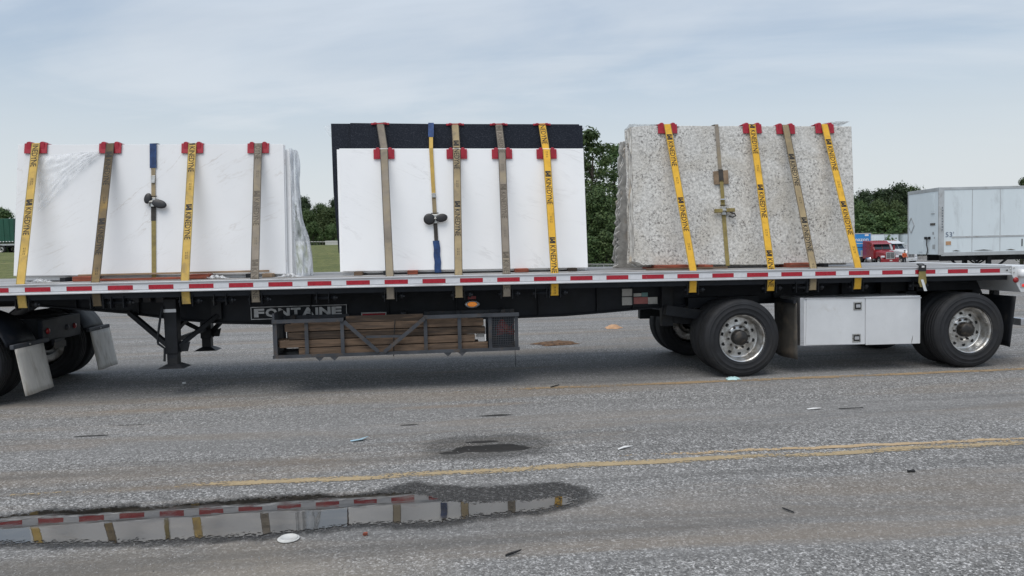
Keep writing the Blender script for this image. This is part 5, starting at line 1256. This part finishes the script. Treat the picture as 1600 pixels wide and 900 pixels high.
def trunk_mesh(seed, H, Wd, base):
    rnd = random.Random(seed); mb = MB()
    mb.tube([(0, 0, -.3), (.05, .03, base), (.1, -.06, H*.55), (.05, .05, H*.85)], [.24*H/10, .19*H/10, .12*H/10, .03], 8)
    for i in range(9):
        z = base+(H*.75-base)*(i/9)*.9+.3; a = rnd.random()*6.28; r = Wd*.75*rnd.uniform(.6, 1)
        mb.tube([(.06, 0, z), (r*.5*math.cos(a), r*.5*math.sin(a), z+r*.35), (r*math.cos(a), r*math.sin(a), z+r*.6)], [.07*H/10, .045*H/10, .012], 5)
    me = bpy.data.meshes.new('trunk'); me.from_pydata(mb.v, [], mb.f); me.materials.append(BARK)
    for p_ in me.polygons: p_.use_smooth = True
    return me
KIND = {}
for k, (H, Wd, nc, nl, ls, base, airy, lf) in {'round': (10, 4.0, 170, 80, .18, .3, 1., 0), 'wide': (10, 4.6, 170, 80, .19, .2, 1., 1), 'tall': (10, 3.2, 150, 80, .17, .4, 1., 0), 'airy': (10, 2.7, 125, 62, .12, .9, .85, 1), 'bush': (5, 3.2, 70, 70, .16, .1, 1., 1)}.items():
    cm_ = crown_mesh(len(KIND)*11+3, H, Wd, nc, nl, ls, base, airy); cm_.materials.append(LF[lf]); KIND[k] = (cm_, trunk_mesh(len(KIND)+5, H, Wd, base), H)
def tree(px, D, ytop, kind, label, group='trees along the back of the lot', wide=1.):
    q = ground_at(px, D); top = atd(px, ytop, D).z; cm_, tm, H = KIND[kind]; s_ = (top-q.z)/(H*1.0)
    r_ = root('tree', q, label, 'tree', group); r_.rotation_euler.z = random.random()*6.28; r_.scale = (s_*wide, s_*wide, s_)
    for nm, me in (('crown', cm_), ('trunk', tm)):
        o = bpy.data.objects.new(nm, me); COL.objects.link(o); o.parent = r_
TREES = [
 (4, 118, 328, 'wide', 'dark tree top showing above the green trailer at the far left', 1.2), (-60, 112, 322, 'round', 'tree beyond the left edge of the picture', 1.1),
 (100, 120, 330, 'wide', 'tree hidden behind the left end of the left load', 1.1),
 (476, 106, 312, 'round', 'dark tree just right of the left load', 1.0), (502, 108, 321, 'wide', 'lower dark tree between the left and middle loads', .9), (528, 106, 313, 'tall', 'dark tree partly hidden by the black slab edge', 1.1), (440, 110, 318, 'wide', 'dark tree behind the hanging wrap', 1.0),
 (455, 104, 322, 'wide', 'dense dark tree low behind the hanging wrap', 1.2), (484, 103, 330, 'wide', 'dense dark tree filling the gap right of the left load', 1.2), (514, 103, 327, 'wide', 'dense dark tree filling the gap left of the black slab', 1.2), (545, 104, 325, 'wide', 'dense tree behind the left end of the middle load', 1.2),
 (490, 98, 349, 'bush', 'low bush before the trees between the left and middle loads', .9), (520, 99, 352, 'bush', 'low bush beside the black slab edge', .9), (462, 98, 346, 'bush', 'low bush beside the hanging wrap', .9),
 (928, 58, 207, 'airy', 'tall loose tree with sky gaps rising between middle load and granite', 1.25), (960, 62, 232, 'airy', 'loose tree partly hidden by the granite', 1.2), (905, 64, 240, 'airy', 'loose tree behind the middle load right end', 1.1),
 (932, 52, 300, 'wide', 'dense bushy tree low in the gap left of the granite', 1.0), (968, 53, 318, 'wide', 'dense bushy tree half hidden by the granite', .9), (900, 54, 312, 'wide', 'dense bushy tree half hidden by the middle load', .9), (946, 48, 366, 'bush', 'low bush behind the chain-link fence', 1.2), (920, 48, 372, 'bush', 'low bush left of the one behind the chain-link fence', 1.1),
 (1352, 140, 303, 'round', 'dark tree above the blue trailer', 1.0), (1380, 142, 300, 'tall', 'dark tree above the red truck', 1.4), (1404, 140, 293, 'round', 'tallest dark tree left of the big white trailer', 1.0), (1425, 145, 297, 'wide', 'dark tree just behind the white trailer nose', 1.0), (1325, 142, 306, 'wide', 'tree behind the right end of the granite', 1.0),
 (1345, 132, 319, 'wide', 'mid green bushy tree behind the blue trailer', .8), (1372, 130, 316, 'wide', 'mid green bushy tree behind the red truck', .85), (1400, 131, 318, 'wide', 'mid green bushy tree behind the white truck', .85),
 (1388, 126, 336, 'bush', 'low bush between the far trailers and the trees', 1.2), (1355, 126, 338, 'bush', 'low bush above the blue trailer', 1.2),
 (1597, 60, 282, 'airy', 'tree top peeping over the white trailer at the right edge', 1.0), (1650, 64, 288, 'round', 'tree beyond the right edge of the picture', 1.0)]
for (px, D, yt, kd, lab, wd) in TREES: tree(px, D, yt, kd, lab, wide=wd)
# far belt of woods closing the horizon
rnd = random.Random(4); vs = []; fs = []
for i in range(26000):
    s = rnd.uniform(-1.3, 1.3); D = rnd.uniform(168, 186); p = CAM+_f*D+_r*(s*D); g0 = terrain(p.x, p.y)
    hmax = 6.2+2.2*mnoise.noise(Vector((s*14, 0, 0)))+1.2*mnoise.noise(Vector((s*60, 3, 0)))
    q = Vector((p.x, p.y, g0+hmax*rnd.random()**.8)); a1 = Vector((rnd.gauss(0, 1), rnd.gauss(0, 1), rnd.gauss(0, 1))).normalized(); b1 = a1.orthogonal().normalized(); s_ = rnd.uniform(.4, .9); o = len(vs)
    vs += [q-a1*s_, q-b1*s_*.6, q+a1*s_, q+b1*s_*.6]; fs.append((o, o+1, o+2, o+3))
me = bpy.data.meshes.new('distant_woods'); me.from_pydata(vs, [], fs); me.materials.append(LF[0])
o = bpy.data.objects.new('distant_woods', me); COL.objects.link(o); tag(o, 'dark mass of distant woods along the horizon', 'woods', kind='stuff')
